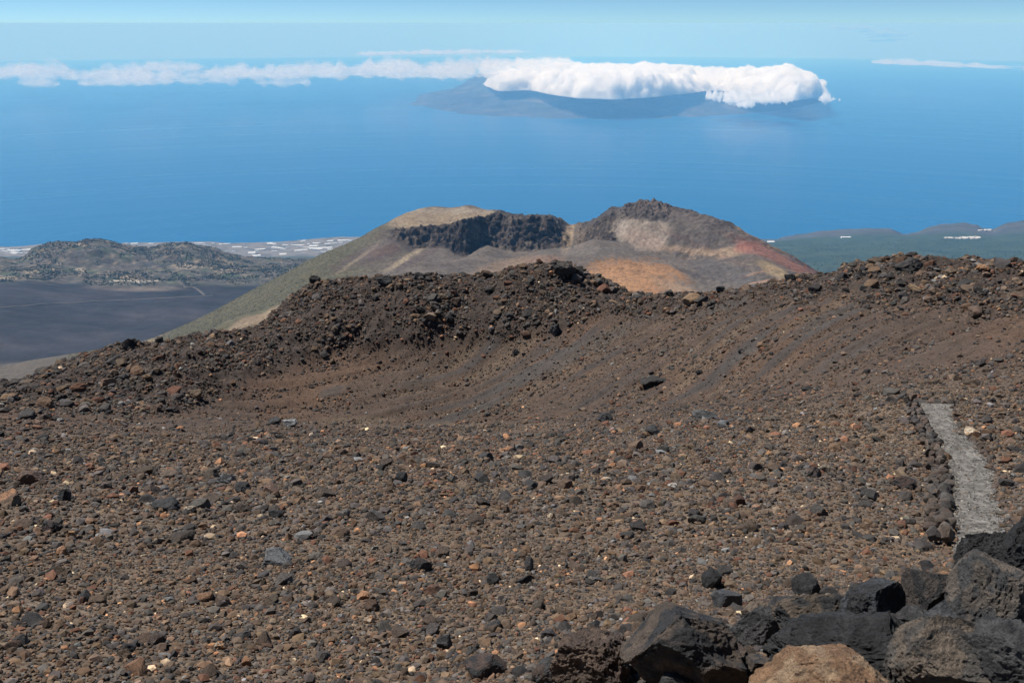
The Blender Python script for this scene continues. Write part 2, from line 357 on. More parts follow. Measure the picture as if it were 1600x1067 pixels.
    s2 = fbm(np.stack([(X * 0.5 - Y * 0.87) / 24, (X * 0.87 + Y * 0.5) / 260, 0 * X + 4], -1), 5)
    def mixc(c, k):
        nonlocal C
        k = np.clip(k, 0, 1)[..., None]; C = C * (1 - k) + np.asarray(c) * k
    def blob(c, cx, cy, sx, sy, k=1.0, rot=0.0, edge=0.35, nz=0.5):
        dx, dy = px - cx, py - cy; cr, sr = cos(rot), sin(rot)
        q = np.hypot((dx * cr + dy * sr) / sx, (-dx * sr + dy * cr) / sy) + nz * n1 + 0.45 * n2 + 0.55 * n9
        mixc(c, k * sm(1 + edge, 1 - edge, q))
    GREY = (0.088, 0.077, 0.071)
    C[:] = GREY; n9 = fbm(np.stack([X / 9, Y / 9, H / 7], -1), 4)
    mixc((0.066, 0.056, 0.053), sm(-0.05, 0.3, n1)); mixc((0.108, 0.092, 0.078), 0.6 * sm(0.0, 0.3, s1))
    # green flank
    gk = sm(640, 520, px + 0.6 * (py - 400) + 60 * n1)
    mixc((0.074, 0.070, 0.044), gk); mixc((0.044, 0.047, 0.030), gk * 0.8 * sm(-0.05, 0.2, s1 + 0.5 * n2)); mixc((0.115, 0.098, 0.064), gk * 0.8 * sm(0.12, 0.32, s1 - 0.4 * n2))
    blob((0.19, 0.145, 0.10), 440, 482, 60, 7, 0.8, -0.45); blob((0.18, 0.14, 0.10), 375, 510, 26, 6, 0.9, -0.5); blob((0.24, 0.19, 0.12), 225, 532, 30, 8, 0.8, -0.45)
    # dark reddish scree and pale streak left of the crater
    blob((0.068, 0.053, 0.052), 580, 397, 60, 14, 0.9, -0.35); blob((0.085, 0.058, 0.05), 600, 392, 30, 7, 0.7, -0.3)
    blob((0.22, 0.185, 0.135), 635, 404, 40, 5, 0.85, -0.55); blob((0.19, 0.16, 0.12), 560, 404, 40, 3.5, 0.5, -0.6)
    blob((0.075, 0.06, 0.06), 655, 402, 40, 6, 0.8, -0.5); blob((0.105, 0.09, 0.085), 620, 368, 60, 8, 0.5, -0.5)
    blob((0.15, 0.11, 0.08), 770, 425, 60, 12, 0.8, -0.3); blob((0.15, 0.10, 0.075), 853, 407, 28, 8, 0.8)
    mixc((0.078, 0.066, 0.054), sm(180, 60, px) * 0.9)
    # sandy top plateau
    pk = sm(fl[5] - 4, fl[5] + 6, R) * sm(600, 625, px - 20 * n1) * sm(785, 765, px) * sm(327 - 5, 333 - 5, py + 6 * n2)
    mixc((0.17, 0.134, 0.095), pk); mixc((0.16, 0.14, 0.10), pk * sm(0.12, 0.3, n2) * 0.7); mixc((0.19, 0.165, 0.14), pk * sm(336, 330, py) * 0.6)
    # cliffs
    mixc((0.036, 0.029, 0.026), np.clip(rock * 1.5, 0, 1) * (1 - 0.5 * sm(0.1, 0.35, n2))); mixc((0.088, 0.066, 0.052), rock * sm(0.1, 0.3, nf) * 0.8); mixc((0.092, 0.076, 0.066), rock * 0.9 * sm(0.05, 0.22, fbm(np.stack([X / 55, Y / 55, H / 34 + 8], -1), 4)))
    mixc((0.05, 0.045, 0.045), rim)
    # saddle chute, pale sulphur wall, orange slope, red flank
    blob((0.20, 0.155, 0.11), 888, 372, 8, 26, 1.0, 0.25, 0.3, 0.25)
    blob((0.15, 0.12, 0.095), 905, 372, 8, 22, 0.5)
    blob((0.25, 0.215, 0.185), 998, 362, 33, 18, 0.95, 0.15, 0.25, 1.3); blob((0.31, 0.275, 0.24), 973, 360, 9, 17, 0.8, 0.2, 0.3, 1.0); blob((0.27, 0.20, 0.17), 1000, 373, 34, 11, 0.5, 0.3)
    blob((0.065, 0.055, 0.052), 1008, 334, 40, 8, 0.9, 0.1, 0.3, 0.9); blob((0.085, 0.07, 0.066), 1060, 335, 70, 8, 0.8, 0.2)
    blob((0.062, 0.05, 0.048), 1065, 372, 22, 5, 0.7, -0.15); blob((0.062, 0.05, 0.048), 1120, 358, 22, 7, 0.7, 0.2)
    blob((0.22, 0.165, 0.12), 1120, 398, 50, 8, 0.9, -0.15); blob((0.24, 0.175, 0.125), 1080, 392, 40, 6, 0.6, 0.1)
    blob((0.225, 0.128, 0.068), 985, 434, 80, 30, 1.0, 0.1, 0.2, 0.35); blob((0.25, 0.148, 0.08), 950, 442, 60, 16, 0.5); blob((0.20, 0.14, 0.095), 1060, 452, 50, 10, 0.8, 0.35)
    blob((0.06, 0.052, 0.05), 1085, 431, 34, 4, 0.9, 0.45, 0.3, 0.4); blob((0.105, 0.095, 0.09), 930, 392, 50, 10, 0.7)
    blob((0.07, 0.065, 0.066), 1130, 424, 62, 15, 0.85, 0.35); blob((0.085, 0.05, 0.045), 1090, 384, 90, 4, 0.3, 0.4)
    blob((0.21, 0.165, 0.105), 1212, 424, 32, 9, 1.0, 0.45); blob((0.20, 0.15, 0.10), 1180, 372, 50, 5, 0.9, 0.5, 0.3, 0.3)
    blob((0.15, 0.070, 0.055), 1205, 401, 62, 9, 0.85, 0.45, 0.4, 0.5); blob((0.165, 0.080, 0.062), 1250, 422, 40, 7, 1.0, 0.5, 0.3, 0.3); blob((0.18, 0.08, 0.065), 1165, 388, 20, 9, 0.9)
    mixc((0.30, 0.18, 0.12), sm(1150, 1180, px) * sm(0.1, 0.3, s2) * 0.5)
    C = np.clip(C * np.array((1.04, 0.97, 0.88)) * (1 + (0.7 + 0.6 * rock) * n9 + 0.4 * n2)[..., None], 0.008, 1)
    m = rockmat('crater_rock', (1 / 8, 1 / 4), strength=0.8, dist=1.6, colvar=0.3)
    o = f.mesh('volcano', m, C); tag(o, kind='structure')
    return f
volcano = build_volcano()

# ------------------------------------------------------------------ far island
def build_island():
    azs = np.linspace(-0.16, 0.43, 620)
    rs = np.concatenate([np.linspace(31000, 44000, 200), np.linspace(44200, 62000, 90)])
    Z = lambda r, z: (None, r, z)
    def shore(px, py):
        """distance at which the ray through this point meets the sea"""
        x, y, z = [float(t) for t in raydir(px, py)]; t_ = -z / math.hypot(x, y); A_ = 1 / (2 * RE)
        return (t_ - math.sqrt(t_ * t_ + 4 * A_ * SEA)) / (2 * A_)
    co = {640: 162, 660: 165, 690: 172, 720: 177, 760: 180, 850: 184, 930: 185, 1000: 184, 1080: 182, 1140: 179, 1200: 174, 1250: 167, 1290: 160}
    lines = [{500: Z(30000, -3900)}, {k: (None, shore(k, v) - 2500, -3760) for k, v in co.items()} | {600: Z(45000, -3900), 1340: Z(46000, -3900)},
      {k: (v, shore(k, v)) for k, v in co.items()} | {600: Z(47000, -3900), 1340: Z(48000, -3900)},
      {600: (None, 49500, -3900), 640: (158, 48500), 660: (153, 48000), 690: (149, 47000), 760: (142, 46000), 850: (134, 46000), 1000: (130, 46500), 1100: (133, 46500), 1200: (145, 47500), 1250: (152, 48500), 1290: (157, 50000), 1340: (None, 50500, -3900)},
      {600: Z(53000, -3850), 700: Z(55000, -3800), 760: Z(55000, -2900), 1100: Z(56000, -2900), 1230: Z(55000, -3800), 1340: Z(54500, -3850)},
      {500: Z(62000, -4200)}]
    f = Field(lines, azs, rs); X, Y, H = f.X, f.Y, f.H; R = np.hypot(X, Y)
    land_k = sm(-3760, -3560, H)
    H += land_k * (150 * ridged(xy(X, Y, 2600), 5) + 50 * ridged(xy(X, Y, 800), 4) - 60)
    C = np.zeros(H.shape + (3,)); n1 = fbm(xy(X, Y, 1500), 5)[..., None]
    C[:] = (0.042, 0.044, 0.044); C = C * (1 + 0.5 * n1)
    C = C + sm(0.1, 0.4, n1) * np.array((0.07, 0.045, 0.03)) * 0.5
    m = rockmat('island_rock', (1 / 300, 1 / 200), strength=0.5, dist=40.0, colvar=0.3)
    o = f.mesh('island', m, np.clip(C, 0.01, 1)); tag(o, kind='structure')
build_island()
# ------------------------------------------------------------------ clouds: heaps of billows over the island, flat veils of cloud out to the left
def ico(sub):
    import bmesh
    bm = bmesh.new(); bmesh.ops.create_icosphere(bm, subdivisions=sub, radius=1)
    bm.verts.ensure_lookup_table(); bm.faces.ensure_lookup_table()
    V = np.array([v.co[:] for v in bm.verts]); Fc = np.array([[v.index for v in f.verts] for f in bm.faces]); bm.free(); return V, Fc
ICO = {k: ico(k) for k in (1, 2, 3, 4, 5, 6)}
def puffs(name, items, mat, sub=3, rough=0.22):
    """items: centre (x,y,z), radii (a,b,c), yaw"""
    V0, F0 = ICO[sub]; Vs, Fs = [], []
    for k, (c, rad, yaw) in enumerate(items):
        s = rough * fbm(V0 * 1.4 + k * 3.7, 4) * 1.8 + rough * 0.5 * fbm(V0 * 4 + k * 1.7, 3)
        v = V0 * (1 + s)[:, None] * np.array(rad)
        v[:, 2] = np.where(v[:, 2] < 0, v[:, 2] * 0.45, v[:, 2])
        ca, sa = cos(yaw), sin(yaw)
        v = np.stack([v[:, 0] * ca - v[:, 1] * sa, v[:, 0] * sa + v[:, 1] * ca, v[:, 2]], -1) + np.array(c)
        Vs.append(v); Fs.append(F0 + k * len(V0))
    return make(name, np.concatenate(Vs), np.concatenate(Fs), mat, None, True)
def cloudmat(name, alpha, scale, edge=1.6, thr=(0.35, 0.65), holes=0.0, soft=0.0, bright=0.68, power=1.0):
    m, n, b = newmat(name); L = n.links.new
    b.inputs['Base Color'].default_value = (bright, bright * 1.02, bright * 1.05, 1); b.inputs['Roughness'].default_value = 1; b.inputs['Specular IOR Level'].default_value = 0
    # light scatters through a cloud: its shading normal leans towards the sky
    geo = nd(n, 'ShaderNodeNewGeometry'); sc = nd(n, 'ShaderNodeVectorMath', operation='SCALE'); sc.inputs['Scale'].default_value = soft; L(geo.outputs['Normal'], sc.inputs[0])
    ad = nd(n, 'ShaderNodeVectorMath', operation='ADD'); ad.inputs[1].default_value = (0, 0, 1); L(sc.outputs[0], ad.inputs[0]); nz_ = nd(n, 'ShaderNodeVectorMath', operation='NORMALIZE'); L(ad.outputs[0], nz_.inputs[0]); L(nz_.outputs[0], b.inputs['Normal'])
    tr = nd(n, 'ShaderNodeBsdfTranslucent'); tr.inputs[0].default_value = (0.95, 0.96, 0.97, 1)
    m1 = nd(n, 'ShaderNodeMixShader'); m1.inputs[0].default_value = 0.12; L(b.outputs[0], m1.inputs[1]); L(tr.outputs[0], m1.inputs[2])
    tp = nd(n, 'ShaderNodeBsdfTransparent'); m2 = nd(n, 'ShaderNodeMixShader')
    lw = nd(n, 'ShaderNodeLayerWeight', i_Blend=0.5); inv = nd(n, 'ShaderNodeMath', operation='SUBTRACT'); inv.inputs[0].default_value = 1; L(lw.outputs['Facing'], inv.inputs[1])
    pw = nd(n, 'ShaderNodeMath', operation='MULTIPLY'); pw.inputs[1].default_value = edge; pw.use_clamp = True; fp = nd(n, 'ShaderNodeMath', operation='POWER'); fp.inputs[1].default_value = power; L(inv.outputs[0], fp.inputs[0]); L(fp.outputs[0], pw.inputs[0])
    tc = nd(n, 'ShaderNodeTexCoord'); mp = nd(n, 'ShaderNodeMapping'); mp.inputs['Scale'].default_value = scale; L(tc.outputs['Object'], mp.inputs[0])
    no = nd(n, 'ShaderNodeTexNoise', i_Scale=1.0, i_Detail=7.0, i_Roughness=0.6); L(mp.outputs[0], no.inputs['Vector'])
    mr = nd(n, 'ShaderNodeMapRange', interpolation_type='SMOOTHSTEP'); mr.inputs[1].default_value = thr[0]; mr.inputs[2].default_value = thr[1]; mr.inputs[3].default_value = holes; mr.inputs[4].default_value = alpha; L(no.outputs[0], mr.inputs[0])
    mu = nd(n, 'ShaderNodeMath', operation='MULTIPLY'); L(pw.outputs[0], mu.inputs[0]); L(mr.outputs[0], mu.inputs[1])
    L(mu.outputs[0], m2.inputs[0]); L(tp.outputs[0], m2.inputs[1]); L(m1.outputs[0], m2.inputs[2])
    L(m2.outputs[0], n.nodes['Material Output'].inputs[0]); return m
def at_alt(px, py, alt):
    """point on the ray through (px,py) at height alt above the curved sea"""
    x, y, z = [float(t) for t in raydir(px, py)]; h = math.hypot(x, y); r = 30000.0
    for _ in range(30): r = min(max((SEA + alt - r * r / (2 * RE)) / (z / h), 9000), 200000) if z < 0 else 200000
    return np.array([x / h * r, y / h * r, z / h * r]), r
def build_clouds():
    rnd = random.Random(5)
    dense = cloudmat('cumulus', 1.0, (1 / 900, 1 / 900, 1 / 500), 3.0, (0.18, 0.30), 0.9, 1.2, 0.93, 1.2)
    fluff = cloudmat('cloud_fluff', 0.95, (1 / 500, 1 / 500, 1 / 350), 1.7, (0.28, 0.46), 0.6, 1.25, 0.97, 1.7)
    veil = cloudmat('thin_cloud', 0.95, (1 / 3000, 1 / 2600, 1 / 600), 1.2, (0.36, 0.62), 0.0, 0.0, 0.95, 1.3)
    mist = cloudmat('cloud_mist', 0.06, (1 / 9000, 1 / 9000, 1 / 3000), 1.0, (0.38, 0.7), 0.0)
    vol = bpy.data.materials.new('cloud_vapour'); vol.use_nodes = True; q_ = vol.node_tree; q_.nodes.clear(); out = nd(q_, 'ShaderNodeOutputMaterial')
    pv_ = nd(q_, 'ShaderNodeVolumePrincipled'); pv_.inputs['Density'].default_value = 0.007; pv_.inputs['Color'].default_value = (1, 1, 1, 1); pv_.inputs['Absorption Color'].default_value = (1, 1, 1, 1); q_.links.new(pv_.outputs[0], out.inputs['Volume'])
    df = nd(q_, 'ShaderNodeBsdfDiffuse'); df.inputs[0].default_value = (0.9, 0.9, 0.9, 1); tp_ = nd(q_, 'ShaderNodeBsdfTransparent'); ms = nd(q_, 'ShaderNodeMixShader'); ms.inputs[0].default_value = 0.04
    q_.links.new(tp_.outputs[0], ms.inputs[1]); q_.links.new(df.outputs[0], ms.inputs[2]); q_.links.new(ms.outputs[0], out.inputs['Surface'])
    top = [(740, 118), (760, 112), (800, 104), (850, 100), (900, 97), (960, 99), (1020, 98), (1080, 100), (1120, 103), (1165, 104), (1200, 107), (1225, 102), (1245, 112), (1272, 112), (1295, 128), (1308, 148)]
    bot = [(740, 132), (780, 143), (830, 142), (870, 150), (900, 155), (960, 157), (1040, 151), (1080, 146), (1120, 143), (1160, 147), (1200, 153), (1240, 158), (1280, 154), (1308, 156)]
    tx, ty = zip(*top); bx, by = zip(*bot); items = []
    azs = np.linspace(-0.075, 0.405, 620); rs = np.concatenate([np.linspace(30500, 44000, 300), np.linspace(44100, 84000, 260)])
    A, R = np.meshgrid(azs, rs); c_ = 1 / np.sqrt(1 + A ** 2); X = A * c_ * R; Y = c_ * R
    kx = np.linspace(700, 1340, 90); fr = [at_alt(q, np.interp(q, bx, by), 800) for q in kx]; ka = [p[0] / p[1] for p, _ in fr]
    rf = np.interp(azs, ka, [r for _, r in fr])[None] + 900 * fbm(xy(X, Y, 5200, 1), 3) ; PX = np.interp(azs, ka, kx)[None]
    hf = np.interp(PX, [700, 745, 790, 880, 940, 1040, 1085, 1110, 1150, 1205, 1235, 1262, 1285, 1312, 1330], [0, 250, 420, 520, 560, 500, 400, 430, 480, 600, 760, 520, 260, 80, 0])
    n0 = fbm(xy(X, Y, 4200, 3), 3); s_ = R - rf
    env = sm(-100, 1500, s_) * sm(715, 775, PX + 50 * n0) * sm(1316, 1280, PX + 16 * n0) * sm(1.0, 0.78, (R + 5000 * n0) / np.interp(PX, kx, [min(at_alt(q, np.interp(q, tx, ty) - 3, 1350)[1], 84000) for q in kx]))
    bil = sum(a_ * (1 - 2.4 * np.abs(perlin(xy(X, Y, l_, l_)))) for a_, l_ in ((200, 2600), (210, 1250), (190, 620), (100, 300)))
    deck = 0.55 * hf + 420 * np.clip(n0 + 0.35, 0, 1); T = env * (np.where(s_ < 5000, hf, 0) * sm(7000, 2500, s_) + deck * sm(2500, 7000, s_)) + sm(0.02, 0.5, env) * bil * np.interp(R, [30000, 45000, 84000], [1, 0.75, 0.6]) - 90
    zb = SEA + 820 - R ** 2 / (2 * RE)
    wob = np.stack([perlin(np.stack([X / 700, Y / 700, T / 500 + q], -1)) for q in (0, 31, 57)], -1) * 190 * sm(0, 400, T)[..., None]
    V = np.stack([X, Y, zb + np.maximum(T, 0)], -1) + wob * (T > 0)[..., None]; Vb = np.stack([X, Y, zb - 60 * sm(0, 300, T)], -1)
    na = len(azs); nr = len(rs); j, i = np.meshgrid(np.arange(nr - 1), np.arange(na - 1), indexing='ij'); k4 = (j * na + i).ravel()
    ok = (np.maximum.reduce([T[:-1, :-1], T[1:, :-1], T[:-1, 1:], T[1:, 1:]]) > 0).ravel(); k4 = k4[ok]
    Q = np.stack([k4, k4 + 1, k4 + na + 1, k4 + na], -1); VV = np.concatenate([V.reshape(-1, 3), Vb.reshape(-1, 3)]); QQ = np.concatenate([Q, Q[:, ::-1] + nr * na])
    used = np.unique(QQ); remap = np.full(len(VV), -1); remap[used] = np.arange(len(used))
    o = make('cloud_bank', VV[used], remap[QQ], vol, None, True); tag(o, 'big bright white cumulus bank heaped over the distant island', 'cloud', kind='thing')
    thin = vol.copy(); thin.name = 'thin_vapour'; [q for q in thin.node_tree.nodes if q.type == 'PRINCIPLED_VOLUME'][0].inputs['Density'].default_value = 0.0005
    def layer(name, label, px0, px1, r0, r1, nr_, na_, alt, segs, amp, bias, scales, mat, up=1.0):
        azs = np.linspace((px0 - 800) / F * 1.03, (px1 - 800) / F * 1.03, na_); rs = np.geomspace(r0, r1, nr_)
        A, R = np.meshgrid(azs, rs); c_ = 1 / np.sqrt(1 + A ** 2); X = A * c_ * R; Y = c_ * R; zb = SEA + alt - R ** 2 / (2 * RE)
        px, py = project(X, Y, zb); env = np.zeros_like(R)
        for (x0, y0, x1, y1, hw) in segs:
            yy = y0 + (y1 - y0) * np.clip((px - x0) / (x1 - x0), 0, 1); ex = sm(x0 - 12, x0 + 12, px) * sm(x1 + 12, x1 - 12, px)
            env = np.maximum(env, ex * np.exp(-((py - yy) / hw) ** 2))
        q = fbm(np.stack([X / scales[0], Y / scales[1], 0 * X + alt], -1), 6, 0.6)
        q2 = fbm(np.stack([X / scales[0] * 4, Y / scales[1] * 4, 0 * X + alt + 5], -1), 4, 0.6); T = amp * (1.0 * env + (2.3 * q + 2.0 * q2) * np.minimum(1, env * 4) - bias); T = np.where(env < 0.03, -1, T)
        T = np.where(T > 0, T, 0); V = np.stack([X, Y, zb + T * up], -1).reshape(-1, 3); Vb = np.stack([X, Y, zb - 0.5 * T], -1).reshape(-1, 3)
        j, i = np.meshgrid(np.arange(nr_ - 1), np.arange(na_ - 1), indexing='ij'); k4 = (j * na_ + i).ravel()
        k4 = k4[(np.maximum.reduce([T[:-1, :-1], T[1:, :-1], T[:-1, 1:], T[1:, 1:]]) > 0).ravel()]
        Q = np.stack([k4, k4 + 1, k4 + na_ + 1, k4 + na_], -1); QQ = np.concatenate([Q, Q[:, ::-1] + nr_ * na_]); VV = np.concatenate([V, Vb])
        used = np.unique(QQ); remap = np.full(len(VV), -1); remap[used] = np.arange(len(used))
        tag(make(name, VV[used], remap[QQ], mat, None, True), label, 'cloud', kind='thing')
    layer('stratus_cloud', 'long thin streaky white cloud stretching from left edge to the cloud bank', -260, 930, 27000, 88000, 620, 860, 1500,
          [(15, 109, 100, 110, 4), (20, 115, 130, 119, 4), (30, 129, 90, 131, 2.5), (95, 118, 240, 117, 5), (125, 129, 270, 126, 3.5), (200, 107, 320, 106, 3), (250, 117, 430, 118, 6), (280, 126, 370, 127, 2.5), (380, 116, 570, 114, 6), (400, 129, 480, 129, 2.5),
           (500, 116, 620, 113, 6), (560, 107, 780, 105, 6), (600, 116, 790, 113, 6), (-200, 118, 20, 116, 4), (740, 108, 800, 104, 8), (780, 102, 900, 101, 6)], 330, 0.52, (1900, 5200), thin)
    layer('distant_cloud', 'faint white cloud line above the middle of the sea horizon', 540, 840, 60000, 150000, 300, 300, 1700, [(560, 85, 640, 84, 2.2), (640, 83, 825, 81.5, 2.4)], 200, 0.6, (3500, 12000), thin)
    layer('streak_cloud', 'thin white cloud streak over the sea at the right edge', 1320, 1860, 38000, 95000, 340, 460, 1500, [(1340, 97, 1440, 99, 1.8), (1410, 99, 1600, 106, 2.4), (1590, 106, 1850, 114, 3)], 170, 0.55, (3000, 9000), thin)
    layer('small_cloud', 'ragged small white cloud scraps hanging under the front of the big cloud bank', 1060, 1320, 26000, 46000, 300, 420, 900,
          [(1105, 152, 1185, 153, 4), (1135, 158, 1200, 158, 3), (1155, 164, 1190, 165, 2), (1280, 155, 1308, 157, 3), (1190, 156, 1240, 157, 3)], 330, 0.85, (800, 1100), vol)
    # high wisp above the horizon, right
    its = []
    for k in range(26):
        px = rnd.gauss(1385, 16) if k < 18 else rnd.gauss(1330, 12); py = rnd.gauss(55, 4) if k < 18 else rnd.gauss(45, 1.5)
        c = P(px, py, 150000); its.append((c, (rnd.uniform(1200, 2600), 1200, rnd.uniform(110, 300)), 0))
    tag(puffs('wisp_cloud', its, cloudmat('wisp', 0.55, (1 / 3000, 1 / 3000, 1 / 700), 1.0, (0.35, 0.65), 0.0), 3, 0.5), 'small faint wisp of high cloud in the sky at upper right', 'cloud', kind='thing')
build_clouds()

# ------------------------------------------------------------------ near ground: rubble slope, bowl, scree and the broken ridge
def build_ground():
    azs = np.tan(np.linspace(radians(-44), radians(44), 1150))
    rs = np.concatenate([np.geomspace(0.35, 6, 50), np.geomspace(6.1, 45, 230), np.geomspace(45.3, 145, 330), np.geomspace(147, 1300, 40)])
    Z = lambda r, z: (None, r, z)
    lines = [
      {0: Z(0.35, -1.7)},
      {-900: Z(2.5, -2.5), 800: Z(2.5, -2.55), 1600: Z(2.5, -2.55), 2600: Z(2.5, -2.5)},
      {-900: Z(5.5, -5.1), 600: Z(5.5, -5.1), 900: Z(4.6, -4.25), 1150: Z(4.4, -3.95), 1600: Z(4.4, -3.85), 2600: Z(4.4, -3.8)},
      {-900: (1120, 8.6), 0: (1067, 8.2), 700: (1067, 7.6), 850: (1067, 7.0), 980: (1010, 6.8), 1150: (1010, 6.4), 1450: (950, 6.6), 1600: (920, 6.8), 2600: (900, 6.8)},
      {-900: (960, 12.5), 0: (940, 12.2), 400: (940, 11.8), 850: (940, 11.4), 1150: (935, 11.8), 1450: (905, 14), 1600: (900, 14), 2600: (900, 14)},
      {-900: (860, 18), 0: (845, 18), 400: (850, 17), 900: (850, 16.5), 1250: (848, 17.5), 1500: (850, 20), 1600: (845, 20), 2600: (850, 20)},
      {-900: (790, 26), 0: (752, 29), 400: (750, 28), 900: (750, 26), 1250: (750, 27), 1500: (750, 30), 1600: (752, 30), 2600: (760, 30)},
      {-900: (740, 40), 0: (690, 48), 400: (694, 46), 700: (693, 46), 900: (690, 42), 1250: (680, 38), 1480: (684, 37), 1600: (690, 37), 2600: (690, 37)},
      {-900: (700, 60), 0: (655, 68), 400: (662, 66), 650: (666, 64), 800: (660, 62), 950: (652, 58), 1100: (650, 52), 1250: (646, 47), 1400: (641, 43), 1480: (637, 43), 1600: (640, 44), 2600: (640, 44)},
      {-900: (690, 80), 0: (632, 86), 200: (614, 93), 420: (630, 92), 600: (644, 88), 760: (645, 86), 900: (625, 82), 1100: (598, 74), 1300: (578, 64), 1450: (575, 58), 1600: (570, 56), 2600: (560, 56)},
      {-900: (690, 90), 0: (620, 96), 200: (572, 104), 400: (562, 103), 520: (578, 101), 700: (580, 99), 850: (555, 96), 1000: (538, 92), 1200: (515, 80), 1400: (500, 74), 1600: (495, 72), 2600: (470, 70)},
      {-900: (700, 100), 0: (612, 103), 200: (556, 112), 400: (526, 112), 520: (500, 110), 700: (500, 106), 850: (482, 105), 950: (488, 102), 1100: (482, 98), 1250: (458, 94), 1400: (440, 90), 1600: (442, 88), 2600: (420, 86)},
      {-900: (720, 108), -300: (670, 108), 0: (612, 112), 60: (592, 114), 110: (574, 117), 190: (550, 121), 215: (549, 121), 300: (540, 120), 370: (534, 119), 410: (514, 118), 450: (482, 118), 490: (456, 118), 540: (446, 118), 600: (444, 117), 660: (445, 116), 700: (444, 116), 760: (441, 116), 800: (428, 116), 840: (419, 116), 880: (418, 116),
       905: (430, 116), 950: (452, 114), 1000: (472, 112), 1030: (481, 112), 1060: (484, 111), 1100: (477, 110), 1150: (464, 109), 1200: (453, 108), 1240: (447, 107), 1290: (437, 106), 1335: (421, 104), 1400: (418, 102), 1450: (417, 102), 1500: (419, 102), 1560: (417, 101), 1600: (421, 100), 1750: (412, 98), 2600: (395, 96)},
      {-900: (760, 125), 0: (655, 132), 200: (600, 140), 500: (520, 138), 900: (500, 134), 1050: (530, 130), 1300: (480, 124), 1600: (470, 120), 2600: (460, 115)},
      {0: Z(400, -230), 800: Z(400, -190), 1600: Z(400, -170)},
      {0: Z(1300, -760), 800: Z(1300, -680), 1600: Z(1300, -700)}]
    f = Field(lines, azs, rs)
    X, Y = f.X, f.Y; R = np.hypot(X, Y); px, py = project(X, Y, f.H)
    ridge = sm(fl_(f, 10), fl_(f, 11), R) ; back = sm(fl_(f, 12) + 18, fl_(f, 12) + 4, R)
    aa = rough_zone(px, py, R) * back
    f.aa = aa
    n_mid = fbm(xy(X, Y, 9), 5); n_blk = ridged(xy(X, Y, 4.2, 2), 4)
    f.H += aa * (0.85 * n_blk + 1.3 * n_mid + 0.35 * ridged(xy(X, Y, 1.6, 6), 3)) + (1 - aa) * (0.16 * fbm(xy(X, Y, 3.5, 5), 5) * sm(8, 30, R) + 0.05 * fbm(xy(X, Y, 0.6, 5), 4)) * sm(1500, 200, R)
    f.H += sm(30, 50, R) * 0.5 * fbm(xy(X, Y, 22, 8), 3)
    # rills running down the scree
    rill = fbm(scree_xy(X, Y), 4); f.rill = rill
    rb = fbm(scree_xy(X, Y) * np.array((2.2, 1.4, 1)), 3); f.H += sm(55, 70, R) * (1 - aa) * (0.5 * rill + 0.3 * rb)
    return f
def fl_(f, k): return f.lineR[k][None, :]
def scree_xy(X, Y): return np.stack([(X * 0.52 - Y * 0.854) / 2.1 * -1, (X * 0.854 + Y * 0.52) / 22, 0 * X + 3], -1)
def rough_zone(px, py, R):
    """where the clinkery block lava lies: along the crest and down the left side of the bowl"""
    xs = [-900, 0, 120, 250, 400, 520, 620, 700, 780, 860, 900, 960, 1050, 1150, 1300, 1400, 1500, 1600, 2400]
    ys = [700, 650, 655, 650, 600, 560, 545, 530, 535, 528, 505, 500, 500, 486, 470, 480, 485, 500, 500]
    lim = np.interp(px, xs, ys)
    return sm(lim + 8, lim - 18, py + 22 * fbm(np.stack([px / 60, py / 40, 0 * px], -1), 3)) * sm(40, 60, R)
ground = build_ground()
